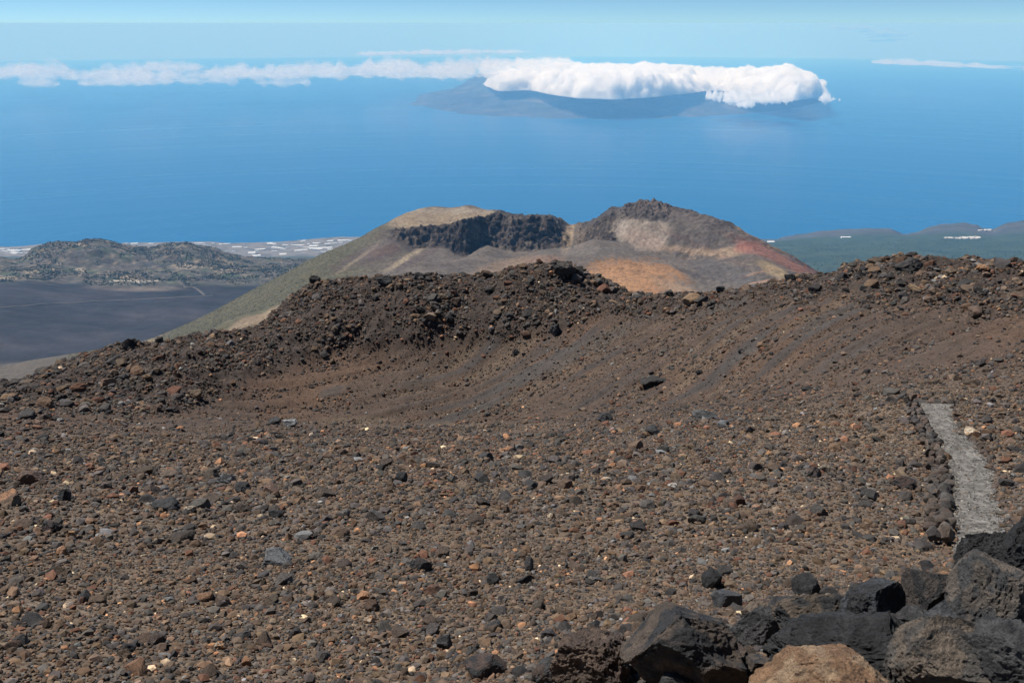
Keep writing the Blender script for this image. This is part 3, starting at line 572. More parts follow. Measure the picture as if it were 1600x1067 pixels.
def ground_colours(f):
    X, Y = f.X, f.Y; R = np.hypot(X, Y); px, py = project(X, Y, f.H)
    C = np.zeros(R.shape + (3,)); n1 = fbm(xy(X, Y, 14, 1), 5); n2 = fbm(xy(X, Y, 3, 4), 5); n0 = fbm(xy(X, Y, 45, 9), 3)
    def mixc(c, k):
        nonlocal C
        k = np.clip(k, 0, 1)[..., None]; C = C * (1 - k) + np.asarray(c) * k
    C[:] = (0.122, 0.088, 0.061)
    mixc((0.094, 0.074, 0.059), sm(-0.15, 0.25, n1)); mixc((0.108, 0.074, 0.047), 0.6 * sm(0.05, 0.35, n2 + 0.5 * n0))
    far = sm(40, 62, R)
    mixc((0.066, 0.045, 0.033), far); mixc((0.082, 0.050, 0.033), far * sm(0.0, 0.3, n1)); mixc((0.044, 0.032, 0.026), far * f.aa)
    # grey fines in stripes down the scree
    strip = sm(0.02, 0.28, f.rill + 0.25 * n1); q = sm(560, 700, px) * (1 - f.aa) * sm(52, 66, R) * sm(1650, 1250, px + (py - 450) * 0.8)
    mixc((0.044, 0.038, 0.035), strip * q * 0.9); mixc((0.105, 0.074, 0.050), 0.7 * q * sm(0.05, 0.3, -f.rill))
    for (cx, cy, sx, sy, rot) in ((1290, 500, 60, 9, -0.55), (1180, 545, 60, 6, -0.5), (880, 560, 130, 14, -0.45), (1350, 545, 40, 6, -0.5), (740, 640, 60, 8, -0.4), (520, 610, 22, 8, -0.4), (1130, 480, 50, 6, -0.3)):
        dx, dy = px - cx, py - cy; cr, sr = cos(rot), sin(rot)
        mixc((0.056, 0.049, 0.044), 0.7 * sm(1.3, 0.6, np.hypot((dx * cr + dy * sr) / sx, (-dx * sr + dy * cr) / sy) + 0.8 * n2) * sm(50, 60, R))
    # dusty tan floor of the hollow and trampled patches
    for (cx, cy, sx, sy) in ((740, 668, 130, 9), (560, 660, 60, 9), (860, 665, 50, 6), (60, 890, 70, 16), (1550, 650, 60, 7), (1570, 700, 40, 30)):
        q = np.hypot((px - cx) / sx, (py - cy) / sy) + 0.7 * n2; mixc((0.115, 0.084, 0.058), 0.6 * sm(1.25, 0.6, q))
    return np.clip(C * (1 + 0.25 * n2[..., None]), 0.01, 1)
C = ground_colours(ground)
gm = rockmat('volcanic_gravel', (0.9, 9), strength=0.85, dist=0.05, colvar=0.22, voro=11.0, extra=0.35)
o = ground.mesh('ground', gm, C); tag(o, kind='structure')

# ------------------------------------------------------------------ stones
def cut_rock(V, rs, planes=9, depth=(0.55, 0.9), stretch=(0.7, 1.25), nz=0.06):
    V = V.copy()
    for k in range(planes):
        n_ = rs.normal(size=3); n_ /= np.linalg.norm(n_); d = rs.uniform(*depth)
        q = V @ n_ - d; V -= np.outer(np.maximum(q, 0), n_)
    V *= rs.uniform(*stretch, size=3)
    V += V * (nz * fbm(V * 2.3 + rs.uniform(0, 50), 3))[:, None] * 3
    return V
def quat_rot(n, rs):
    q = rs.normal(size=(n, 4)); q /= np.linalg.norm(q, axis=1)[:, None]; w_, x, y, z = q.T
    return np.stack([1 - 2 * (y * y + z * z), 2 * (x * y - z * w_), 2 * (x * z + y * w_), 2 * (x * y + z * w_), 1 - 2 * (x * x + z * z), 2 * (y * z - x * w_),
                     2 * (x * z - y * w_), 2 * (y * z + x * w_), 1 - 2 * (x * x + y * y)], -1).reshape(n, 3, 3)
_rs = np.random.default_rng(3)
def low_rock(rs):
    V, Fc = ICO[1]; return cut_rock(V, rs, 6, (0.45, 0.8), (0.65, 1.3), 0.10)
def tiny_rock(rs):
    import itertools
    V = ICO_0; return V * rs.uniform(0.65, 1.25, size=(len(V), 1)) * rs.uniform(0.7, 1.3, size=3)
def _ico0():
    import bmesh
    bm = bmesh.new(); bmesh.ops.create_icosphere(bm, subdivisions=1, radius=1); V = np.array([v.co[:] for v in bm.verts]); Fc = np.array([[v.index for v in f.verts] for f in bm.faces]); bm.free(); return V, Fc
def base_ico():
    t = (1 + 5 ** 0.5) / 2
    V = np.array([(-1, t, 0), (1, t, 0), (-1, -t, 0), (1, -t, 0), (0, -1, t), (0, 1, t), (0, -1, -t), (0, 1, -t), (t, 0, -1), (t, 0, 1), (-t, 0, -1), (-t, 0, 1)], float)
    V /= np.linalg.norm(V[0])
    Fc = np.array([(0, 11, 5), (0, 5, 1), (0, 1, 7), (0, 7, 10), (0, 10, 11), (1, 5, 9), (5, 11, 4), (11, 10, 2), (10, 7, 6), (7, 1, 8), (3, 9, 4), (3, 4, 2), (3, 2, 6), (3, 6, 8), (3, 8, 9), (4, 9, 5), (2, 4, 11), (6, 2, 10), (8, 6, 7), (9, 8, 1)])
    return V, Fc
ICO_0, ICO_0F = base_ico()
LOW = [low_rock(_rs) for _ in range(40)]; TINY = [tiny_rock(_rs) for _ in range(40)]
PAL = np.array([0.86, 0.80, 0.74]) * np.array([(0.062, 0.058, 0.056), (0.046, 0.044, 0.045), (0.098, 0.074, 0.056), (0.125, 0.086, 0.058), (0.090, 0.082, 0.076), (0.115, 0.060, 0.040), (0.31, 0.17, 0.095), (0.16, 0.165, 0.17), (0.55, 0.44, 0.30), (0.030, 0.028, 0.028)])
P_NEAR = np.array([0.17, 0.09, 0.27, 0.23, 0.14, 0.05, 0.016, 0.016, 0.004, 0.014])
P_FAR = np.array([0.20, 0.16, 0.26, 0.12, 0.08, 0.09, 0.006, 0.016, 0.003, 0.065])
def stones(name, pos, size, colr, lib, Fc, mat, rs, flat=0.75):
    n = len(pos); V0 = np.array(lib)[rs.integers(0, len(lib), n)]
    M = quat_rot(n, rs); V = np.einsum('nij,nkj->nki', M, V0) * size[:, None, None]
    V[..., 2] *= flat
    V += pos[:, None, :]
    k = V.shape[1]; Fa = (Fc[None] + (np.arange(n) * k)[:, None, None]).reshape(-1, 3)
    c = np.repeat(colr[:, None], k, 1) * (1 + 0.10 * rs.normal(size=(n, k, 1)))
    return make(name, V.reshape(-1, 3), Fa, mat, np.clip(c, 0.01, 1).reshape(-1, 3), False)
stone_mat = rockmat('stone', (14, 45), strength=0.5, dist=0.01, colvar=0.3)
block_mat = rockmat('clinker_block', (1.2, 5), strength=0.9, dist=0.08, colvar=0.3)

PATH_L = [(1440, 636), (1443, 645), (1452, 662), (1466, 680), (1477, 700), (1485, 725), (1491, 750), (1494, 780), (1497, 820), (1499, 850), (1502, 890)]
PATH_R = [(1486, 636), (1484, 646), (1484, 660), (1500, 678), (1518, 697), (1536, 720), (1546, 745), (1548, 775), (1556, 800), (1563, 825), (1566, 860)]
def in_path(px, py):
    l = np.interp(py, [q[1] for q in PATH_L], [q[0] for q in PATH_L]); r = np.interp(py, [q[1] for q in PATH_R], [q[0] for q in PATH_R])
    return (px > l - 3) & (px < r + 3) & (py > 632) & (py < 900)
def scatter_polar(n, r0, r1, rs, p=2.0, amax=43):
    a = radians(amax) * rs.uniform(-1, 1, n); r = (r0 ** p + (r1 ** p - r0 ** p) * rs.uniform(0, 1, n)) ** (1 / p)
    return np.sin(a) * r, np.cos(a) * r
BIG = []          # candidates to become rocks of their own
def lay(name, n, r0, r1, s0, s1, ex, pal, lib, Fc, mat, rs, clump=0.0, zone=None, sink=0.25, amax=40, p=2.0, smax_px=None):
    x, y = scatter_polar(n, r0, r1, rs, p, amax); z = ground.at(x, y)
    px, py = project(x, y, z)
    s = s0 * (1 - rs.uniform(0, 1, len(x)) * (1 - (s0 / s1) ** ex)) ** (-1 / ex)      # power law of sizes (radius)
    s = s * np.exp(0.75 * fbm(np.stack([x / 6, y / 6, 0 * x + 2], -1), 3))
    keep = (~in_path(px, py) | ((s < 0.055) & (rs.uniform(0, 1, len(x)) < 0.22))) & (px > -260) & (px < 1860)
    if zone is not None: keep &= zone(px, py, x, y) > rs.uniform(0, 1, len(x))
    if clump: keep &= (fbm(np.stack([x / 5, y / 5, 0 * x], -1), 3) * clump + 0.7) > rs.uniform(0, 1, len(x))
    x, y, z, s, px, py = x[keep], y[keep], z[keep], s[keep], px[keep], py[keep]
    ci = rs.choice(len(PAL), len(x), p=pal / pal.sum()); c = PAL[ci] * np.exp(rs.normal(0.06, 0.30, (len(x), 1)))
    c = c * (1 + 0.02 * rs.normal(size=c.shape))
    pos = np.stack([x, y, z + s * (0.5 - sink)], -1)
    if smax_px is not None:
        app = s * F / np.sqrt(x * x + y * y + z * z)
        big = (app > smax_px) & (px > 5) & (px < 1595) & (py < 1060)
        ok = app < rs.uniform(8, 15, len(app)); big &= ok; pos, s, c, big, app, px, py, ci = (v[ok] for v in (pos, s, c, big, app, px, py, ci))
        for k in np.nonzero(big)[0]: BIG.append((app[k], pos[k], s[k], ci[k], c[k], px[k], py[k]))
        pos, s, c = pos[~big], s[~big], c[~big]
    o = stones(name, pos, s, c, lib, Fc, mat, rs); tag(o, kind='stuff'); print(name, len(s)); return o
rs = np.random.default_rng(21)
LF = ICO[1][1]
lay('rubble', 52000, 5.0, 17, 0.021, 0.15, 2.15, P_NEAR, LOW, LF, stone_mat, rs, 0.6, p=1.3, smax_px=7)
lay('gravel', 30000, 5.5, 22, 0.014, 0.03, 1.5, P_NEAR, TINY, ICO_0F, stone_mat, rs, 0.3, p=1.3)
lay('rubble', 62000, 17, 48, 0.042, 0.32, 2.3, P_NEAR, LOW, LF, stone_mat, rs, 0.8, p=1.5, amax=34, smax_px=6)
lay('gravel', 34000, 22, 60, 0.035, 0.08, 1.5, P_NEAR, TINY, ICO_0F, stone_mat, rs, 0.3, p=1.5, amax=34)
def scree_zone(px, py, x, y):
    aa = rough_zone(px, py, np.hypot(x, y)); st = fbm(scree_xy(x, y), 4)
    return (1 - aa) * (0.15 + 0.85 * sm(0.15, -0.08, st))
def aa_zone(px, py, x, y):
    return rough_zone(px, py, np.hypot(x, y)) * (0.25 + 0.75 * sm(-0.2, 0.15, fbm(np.stack([x / 7, y / 7, 0 * x + 6], -1), 4)))
lay('scree', 95000, 44, 112, 0.06, 0.30, 2.5, P_FAR, TINY, ICO_0F, stone_mat, rs, 0.5, scree_zone, amax=33)
lay('clinker', 150000, 60, 128, 0.10, 0.75, 2.5, P_FAR, LOW, LF, block_mat, rs, 0.0, aa_zone, amax=33, smax_px=6.5)
# ------------------------------------------------------------------ stone path and its edging
def build_path():
    rows = np.linspace(0, 1, 90); ys = 636 + (860 - 636) * rows
    ly = [q[1] for q in PATH_L]; lx = [q[0] for q in PATH_L]; ry = [q[1] for q in PATH_R]; rx = [q[0] for q in PATH_R]
    V = []; nc = 9; cl = []; 
    for yy in ys:
        a = ground.pick(np.interp(yy, ly, lx), yy); b = ground.pick(np.interp(yy, ry, rx), yy)
        if cl and np.linalg.norm(b - a) > 2.2: b = a + (cl[-1][2] - cl[-1][1])
        z = max(a[2], b[2], ground.at(*((a + b) / 2)[:2])) + 0.03
        cl.append(((a + b) / 2, a, b, z))
    st = (cl[-1][0] - cl[-9][0]) / 8
    for k in range(1, 10):      # on behind the boulders
        a, b = cl[-1][1] + st, cl[-1][2] + st; cl.append(((a + b) / 2, a, b, max(float(ground.at(a[0], a[1])), float(ground.at(b[0], b[1]))) + 0.03))
    g_ = lambda p: float(ground.at(p[0], p[1]))
    sm_ = lambda v: np.convolve(np.pad(v, 5, 'edge'), np.ones(11) / 11, 'valid')
    zl = sm_(np.array([g_(c[1]) for c in cl])) + 0.07; zr = sm_(np.array([g_(c[2]) for c in cl])) + 0.05; zm_ = sm_(np.array([g_(c[0]) for c in cl])) + 0.05
    zs = np.maximum(0.5 * (zl + zr), zm_); zdel = zr - zl
    pa = np.array([c[1] for c in cl]); pb = np.array([c[2] for c in cl])
    for q_ in (pa, pb):
        for ax in (0, 1): q_[:, ax] = np.convolve(np.pad(q_[:, ax], 2, 'reflect', reflect_type='odd'), np.ones(5) / 5, 'valid')
    jt = 0.24 * perlin(np.stack([np.arange(len(pa)) * 0.45, 0 * pa[:, 0], 0 * pa[:, 0]], -1)); jt2 = 0.26 * perlin(np.stack([np.arange(len(pa)) * 0.5, 0 * pa[:, 0] + 5, 0 * pa[:, 0]], -1)); pa[:, 0] += jt - 0.08; pb[:, 0] += jt2 + 0.12
    cl = [((a + b) / 2, a, b, z) for a, b, z in zip(pa, pb, zs)]
    for (c, a, b, _), z, dz in zip(cl, zs, zdel):
        for k in range(nc):
            p = a + (b - a) * np.clip((k - 1) / (nc - 3), 0, 1); zz = z + dz * (np.clip((k - 1) / (nc - 3), 0, 1) - 0.5) + (0.0 if 0 < k < nc - 1 else -0.4)
            V.append((p[0], p[1], zz))
    j, i = np.meshgrid(np.arange(len(cl) - 1), np.arange(nc - 1), indexing='ij'); q = (j * nc + i).ravel()
    V = np.array(V)
    m, n, b = newmat('path_stone'); L = n.links.new; tc = nd(n, 'ShaderNodeTexCoord'); mp = nd(n, 'ShaderNodeMapping'); mp.inputs['Scale'].default_value = (1.6, 1.1, 1)
    L(tc.outputs['Object'], mp.inputs[0])
    vo = nd(n, 'ShaderNodeTexVoronoi', i_Scale=1.5); vo.feature = 'DISTANCE_TO_EDGE'; L(mp.outputs[0], vo.inputs['Vector'])
    vc = nd(n, 'ShaderNodeTexVoronoi', i_Scale=1.5); L(mp.outputs[0], vc.inputs['Vector'])
    no = nd(n, 'ShaderNodeTexNoise', i_Scale=5.0, i_Detail=9.0, i_Roughness=0.8); mq = nd(n, 'ShaderNodeMapping'); mq.inputs['Scale'].default_value = (1, 0.45, 1); L(tc.outputs['Object'], mq.inputs[0]); L(mq.outputs[0], no.inputs['Vector'])
    cr = nd(n, 'ShaderNodeValToRGB'); cr.color_ramp.elements[0].position = 0.38; cr.color_ramp.elements[0].color = (0.062, 0.056, 0.050, 1); cr.color_ramp.elements[1].position = 0.66; cr.color_ramp.elements[1].color = (0.235, 0.218, 0.195, 1)
    L(no.outputs[0], cr.inputs[0])
    mr = nd(n, 'ShaderNodeMapRange'); mr.inputs[2].default_value = 0.06; mr.inputs[3].default_value = 0.65; L(vo.outputs[0], mr.inputs[0])
    mx = nd(n, 'ShaderNodeVectorMath', operation='SCALE'); L(cr.outputs[0], mx.inputs[0]); L(mr.outputs[0], mx.inputs['Scale'])
    sp = nd(n, 'ShaderNodeSeparateColor'); L(vc.outputs['Color'], sp.inputs[0]); m2 = nd(n, 'ShaderNodeMapRange'); m2.inputs[3].default_value = 0.8; m2.inputs[4].default_value = 1.2; L(sp.outputs[0], m2.inputs[0])
    mz = nd(n, 'ShaderNodeVectorMath', operation='SCALE'); L(mx.outputs[0], mz.inputs[0]); L(m2.outputs[0], mz.inputs['Scale']); L(mz.outputs[0], b.inputs['Base Color'])
    b.inputs['Roughness'].default_value = 0.95; b.inputs['Specular IOR Level'].default_value = 0.1; bp = nd(n, 'ShaderNodeBump', i_Strength=0.6, i_Distance=0.05); L(no.outputs[0], bp.inputs['Height']); L(bp.outputs[0], b.inputs['Normal'])
    tag(make('path', V, np.stack([q, q + 1, q + nc + 1, q + nc], -1), m, None, False), kind='structure')
    r = np.random.default_rng(5); k = r.integers(0, len(cl) - 2, 2400); u = r.uniform(0.02, 0.98, 2400) ** 1.0; u = np.where(r.uniform(0, 1, 2400) < 0.5, u, np.where(u < 0.5, u * 0.3, 1 - (1 - u) * 0.3)); f_ = r.uniform(0, 1, 2400)
    A_ = np.array([c[1] for c in cl]); B_ = np.array([c[2] for c in cl]); a = A_[k] * (1 - f_[:, None]) + A_[k + 1] * f_[:, None]; b = B_[k] * (1 - f_[:, None]) + B_[k + 1] * f_[:, None]
    p = a + (b - a) * u[:, None]; s = 0.012 / (1 - r.uniform(0, 0.93, 2400)) ** 0.55; p[:, 2] = zs[k] * (1 - f_) + zs[k + 1] * f_ + zdel[k] * (u - 0.5) + s * 0.3
    ci = r.choice(5, 2400, p=[0.25, 0.25, 0.2, 0.2, 0.1]); cc = np.array([(0.06, 0.058, 0.056), (0.10, 0.075, 0.055), (0.16, 0.155, 0.15), (0.08, 0.075, 0.07), (0.30, 0.27, 0.23)])[ci]
    tag(stones('grit', p, s, cc, TINY, ICO_0F, stone_mat, r), kind='stuff')
    return cl, zs
path_cl, path_z = build_path()

def rock_mesh(name, sub, seed, size, colour, mat, planes=9, depth=(0.5, 0.85), nz=0.05, pits=0.0, patch=None, patch_k=0.0, smooth=True, yaw=None):
    r = np.random.default_rng(seed); V0, Fc = ICO[sub]
    V = V0.copy()
    for k in range(planes):
        n_ = r.normal(size=3); n_ /= np.linalg.norm(n_); d = r.uniform(*depth); q = V @ n_ - d; V -= np.outer(np.maximum(q, 0), n_)
    off = r.uniform(0, 60, 3)
    rad = 1 + nz * 2.6 * fbm(V0 * 1.3 + off, 3) + nz * 1.5 * ridged(V0 * 3.2 + off, 5, 0.6) + nz * 0.7 * fbm(V0 * 11 + off, 4, 0.65)
    if pits:
        h = perlin(V0 * 9 + off) ; h2 = perlin(V0 * 21 + off); rad -= pits * (np.maximum(0, h - 0.18) + 0.5 * np.maximum(0, h2 - 0.15))
    V = V * rad[:, None]
    # keep the extents at 1 so the size is the real one
    V = (V - (V.max(0) + V.min(0)) / 2) / ((V.max(0) - V.min(0)) / 2) * np.array(size)
    c = np.tile(np.array(colour, float), (len(V), 1)) * (1 + 0.28 * fbm(V0 * 3 + off, 4))[:, None]
    if patch is not None:
        k = sm(0.05 - patch_k * 0.35, 0.25 - patch_k * 0.35, fbm(V0 * 1.8 + off + 9, 4)) [:, None]; c = c * (1 - k) + np.array(patch) * k * (1 + 0.2 * fbm(V0 * 8 + off, 3))[:, None]
    return make(name, V, Fc, mat, np.clip(c, 0.01, 1), smooth, me_only=True)
def boulder_mat():
    m, n, b = newmat('boulder_basalt'); L = n.links.new
    at = nd(n, 'ShaderNodeAttribute', attribute_name='col'); tc = nd(n, 'ShaderNodeTexCoord'); O = tc.outputs['Object']
    a = nd(n, 'ShaderNodeTexNoise', i_Scale=8.0, i_Detail=10.0, i_Roughness=0.75); c = nd(n, 'ShaderNodeTexNoise', i_Scale=90.0, i_Detail=4.0, i_Roughness=0.8)
    v = nd(n, 'ShaderNodeTexVoronoi', i_Scale=48.0, i_Randomness=1.0); w_ = nd(n, 'ShaderNodeTexNoise', i_Scale=12.0, i_Detail=3.0)
    for q in (a, c, w_): L(O, q.inputs['Vector'])
    # warped coordinates so the pores are not round
    mxv = nd(n, 'ShaderNodeVectorMath', operation='SCALE'); mxv.inputs['Scale'].default_value = 0.06; L(w_.outputs['Color'], mxv.inputs[0])
    adv = nd(n, 'ShaderNodeVectorMath', operation='ADD'); L(O, adv.inputs[0]); L(mxv.outputs[0], adv.inputs[1]); L(adv.outputs[0], v.inputs['Vector'])
    def rng(src, lo, hi, o1, o2):
        q = nd(n, 'ShaderNodeMapRange'); q.inputs[1].default_value = lo; q.inputs[2].default_value = hi; q.inputs[3].default_value = o1; q.inputs[4].default_value = o2; L(src, q.inputs[0]); return q.outputs[0]
    m1 = nd(n, 'ShaderNodeMath', operation='MULTIPLY'); L(rng(a.outputs[0], 0.3, 0.7, 0.45, 1.6), m1.inputs[0]); L(rng(c.outputs[0], 0.3, 0.7, 0.55, 1.5), m1.inputs[1])
    pore = rng(v.outputs['Distance'], 0.12, 0.34, 0.0, 1.0)
    m2 = nd(n, 'ShaderNodeMath', operation='MULTIPLY'); L(m1.outputs[0], m2.inputs[0]); L(rng(v.outputs['Distance'], 0.12, 0.30, 0.6, 1.0), m2.inputs[1])
    sc = nd(n, 'ShaderNodeVectorMath', operation='SCALE'); L(at.outputs['Color'], sc.inputs[0]); L(m2.outputs[0], sc.inputs['Scale']); L(sc.outputs[0], b.inputs['Base Color'])
    b.inputs['Roughness'].default_value = 0.68; b.inputs['Specular IOR Level'].default_value = 0.4
    prev = None
    for src, d in ((a.outputs[0], 0.09), (pore, 0.014), (c.outputs[0], 0.02)):
        bp = nd(n, 'ShaderNodeBump', i_Strength=1.0, i_Distance=d); L(src, bp.inputs['Height'])
        if prev is not None: L(prev, bp.inputs['Normal'])
        prev = bp.outputs[0]
    L(prev, b.inputs['Normal']); return m
basalt = boulder_mat()
DK = (0.040, 0.039, 0.040); BK = (0.024, 0.023, 0.023); GY = (0.078, 0.075, 0.073); TN = (0.20, 0.155, 0.11); BR = (0.095, 0.064, 0.048); OR = (0.30, 0.165, 0.085); BL = (0.062, 0.066, 0.072)
#  x0, y0, x1, y1 (the lower edge may be hidden), colour, patch colour, patch amount, planes, roughness, pits, label
BOULDERS = [
 (978, 936, 1150, 1105, DK, (0.11, 0.082, 0.062), 0.35, 6, 0.06, 0.05, 'big dark grey boulder with a smooth sloping top, leftmost large one of the front pile'),
 (862, 982, 985, 1110, BR, (0.14, 0.095, 0.068), 0.5, 9, 0.11, 0.05, 'rugged reddish brown rock beside the big dark grey boulder at the bottom edge'),
 (1142, 948, 1216, 1022, GY, DK, 0.4, 7, 0.05, 0.05, 'rounded mid grey rock touching the right of the big dark boulder'),
 (1198, 926, 1328, 1000, DK, (0.13, 0.098, 0.07), 0.25, 7, 0.06, 0.12, 'long pitted dark grey rock with brown lower face in the front pile'),
 (1208, 976, 1416, 1075, BK, DK, 0.4, 5, 0.11, 0.14, 'long black rough clinkery rock behind the orange rock at the bottom'),
 (1184, 1021, 1386, 1160, (0.25, 0.145, 0.078), (0.34, 0.23, 0.14), 0.35, 4, 0.06, 0.05, 'orange tan sharp-topped rock cut off by the bottom edge of the photo'),
 (1322, 908, 1412, 1000, DK, BL, 0.4, 6, 0.06, 0.06, 'dark bluish grey upright rock right of the long pitted one'),
 (1412, 892, 1476, 975, BK, (0.075, 0.06, 0.05), 0.3, 8, 0.07, 0.08, 'black angular block with shaded hollow left of the orange pitted block'),
 (1450, 896, 1516, 962, OR, (0.17, 0.10, 0.062), 0.35, 7, 0.05, 0.16, 'orange rust pitted block wedged between grey and black rocks'),
 (1442, 940, 1504, 1006, BL, (0.10, 0.10, 0.105), 0.4, 8, 0.035, 0.03, 'small faceted blue grey block just below the orange pitted block'),
 (1496, 876, 1592, 1012, (0.15, 0.122, 0.098), GY, 0.35, 6, 0.05, 0.12, 'large tan grey pitted boulder at right edge under the path'),
 (1486, 826, 1588, 930, BK, DK, 0.4, 9, 0.12, 0.12, 'black spiky rock standing in front of the lower end of the path'),
 (1494, 880, 1540, 912, (0.17, 0.11, 0.075), BR, 0.3, 6, 0.05, 0.10, 'small orange brown rock on top of the pile above the orange block'),
 (1398, 968, 1552, 1110, (0.088, 0.078, 0.068), (0.165, 0.128, 0.095), 0.4, 6, 0.055, 0.10, 'wide grey brown boulder in the bottom right of the pile'),
 (1578, 800, 1668, 935, BK, DK, 0.3, 8, 0.09, 0.10, 'black boulder cut off by the right edge beside the path'),
 (1504, 985, 1640, 1120, DK, GY, 0.35, 7, 0.06, 0.10, 'dark pitted boulder in the bottom right corner'),
 (1098, 888, 1128, 924, BK, DK, 0.2, 8, 0.06, 0.06, 'small upright black stone standing alone above the big dark boulder'),
 (1238, 900, 1282, 934, BK, DK, 0.2, 8, 0.06, 0.06, 'black stone lying on rubble just above the long pitted rock'),
 (1158, 936, 1206, 968, BR, TN, 0.3, 8, 0.05, 0.08, 'small brown rock lying behind the rounded mid grey rock'),
 (1114, 920, 1158, 956, GY, BL, 0.3, 8, 0.04, 0.03, 'grey faceted stone between the big dark boulder and the small black stone'),
 (1120, 1012, 1166, 1075, BR, GY, 0.3, 9, 0.05, 0.05, 'brown stone wedged in the gap right of the big dark boulder'),
 (1160, 1022, 1212, 1076, (0.11, 0.085, 0.068), DK, 0.3, 8, 0.05, 0.05, 'grey brown rock below the rounded rock and left of the orange rock'),
 (1030, 1050, 1090, 1100, GY, DK, 0.3, 8, 0.05, 0.05, 'grey rock under the big dark boulder at the very bottom edge'),
 (1404, 948, 1452, 990, DK, GY, 0.3, 8, 0.05, 0.05, 'low dark slab filling the gap below the black angular block'),
 (1330, 962, 1412, 1006, (0.07, 0.066, 0.064), BK, 0.3, 8, 0.05, 0.05, 'low grey slab under the dark bluish upright rock'),
 (1545, 940, 1612, 1010, (0.12, 0.10, 0.085), DK, 0.3, 8, 0.05, 0.10, 'grey brown rock at the right edge above the corner boulder'),
 (1216, 972, 1286, 1034, BK, DK, 0.2, 8, 0.10, 0.12, 'black jagged block on the left end of the long black rough rock'),
 (1352, 990, 1424, 1050, BK, DK, 0.2, 8, 0.10, 0.12, 'black jagged block on the right end of the long black rough rock'),
 (1098, 990, 1150, 1046, DK, GY, 0.3, 8, 0.07, 0.08, 'dark block leaning on the right flank of the big dark boulder'),
 (1424, 1020, 1500, 1090, DK, GY, 0.3, 7, 0.07, 0.10, 'dark grey pitted block at the bottom edge right of the orange tan rock'),
 (1536, 925, 1584, 972, BK, DK, 0.3, 8, 0.08, 0.10, 'small black block on the tan grey boulder near the right edge'),
 (1290, 940, 1336, 982, BK, DK, 0.3, 8, 0.08, 0.08, 'small black block between the long pitted rock and the bluish upright rock'),
 (832, 1030, 880, 1078, GY, BR, 0.3, 8, 0.05, 0.05, 'grey brown stone left of the rugged reddish rock at the bottom edge'),
]
def place_rock(name, e, label, cat, sub, seed, mat, lift=0.0, group=None, depthr=0.9, smooth=True):
    x0, y0, x1, y1, col, pc, pk, pl, nz, pits = e[:10]
    pxc, pyc = (x0 + x1) / 2, (y0 + y1) / 2; h = y1 - y0
    g = ground.pick(pxc, y1 - 0.2 * h); r = math.hypot(g[0], g[1]); d = math.sqrt(r * r + g[2] ** 2)
    c = P(pxc, pyc, r); sx = d * (x1 - x0) / F / 2; sz = d * h / F / 2 * 1.02
    me = rock_mesh(name, sub, seed, (sx * 1.0, max(sx, sz) * depthr, sz), col, mat, pl, (0.55, 0.88), nz, pits, pc, pk, smooth)
    o = link(bpy.data.objects.new(name, me)); o.location = c
    tag(o, label, cat, group); return o
for k, e in enumerate(BOULDERS):
    e = e[:7] + (e[7] + 5,) + e[8:]; place_rock('boulder', e, e[10], 'boulder' if (e[2] - e[0]) > 60 else 'rock', 6 if (e[2] - e[0]) > 60 else 5, 100 + k, basalt, smooth=False)

fr_ = random.Random(31); taken = []
for k in range(46):
    px = fr_.uniform(955, 1590); top_ = np.interp(px, [955, 1100, 1300, 1420, 1480, 1600], [1035, 960, 925, 905, 890, 880]); py = fr_.uniform(top_ + 4, 1064); wd = fr_.choice([16, 20, 26, 34, 44]) * fr_.uniform(0.85, 1.15)
    e = (px - wd / 2, py - wd * 0.4, px + wd / 2, py + wd * 0.4, fr_.choice([DK, BK, BK, GY, BR, (0.10, 0.08, 0.062)]), fr_.choice([DK, GY, TN]), 0.2, 10, 0.06, 0.06)
    place_rock('rock', e, 'small dark stone wedged between the big boulders of the front pile', 'rock', 4, 600 + k, basalt, group='stones wedged in the front boulder pile', smooth=False)

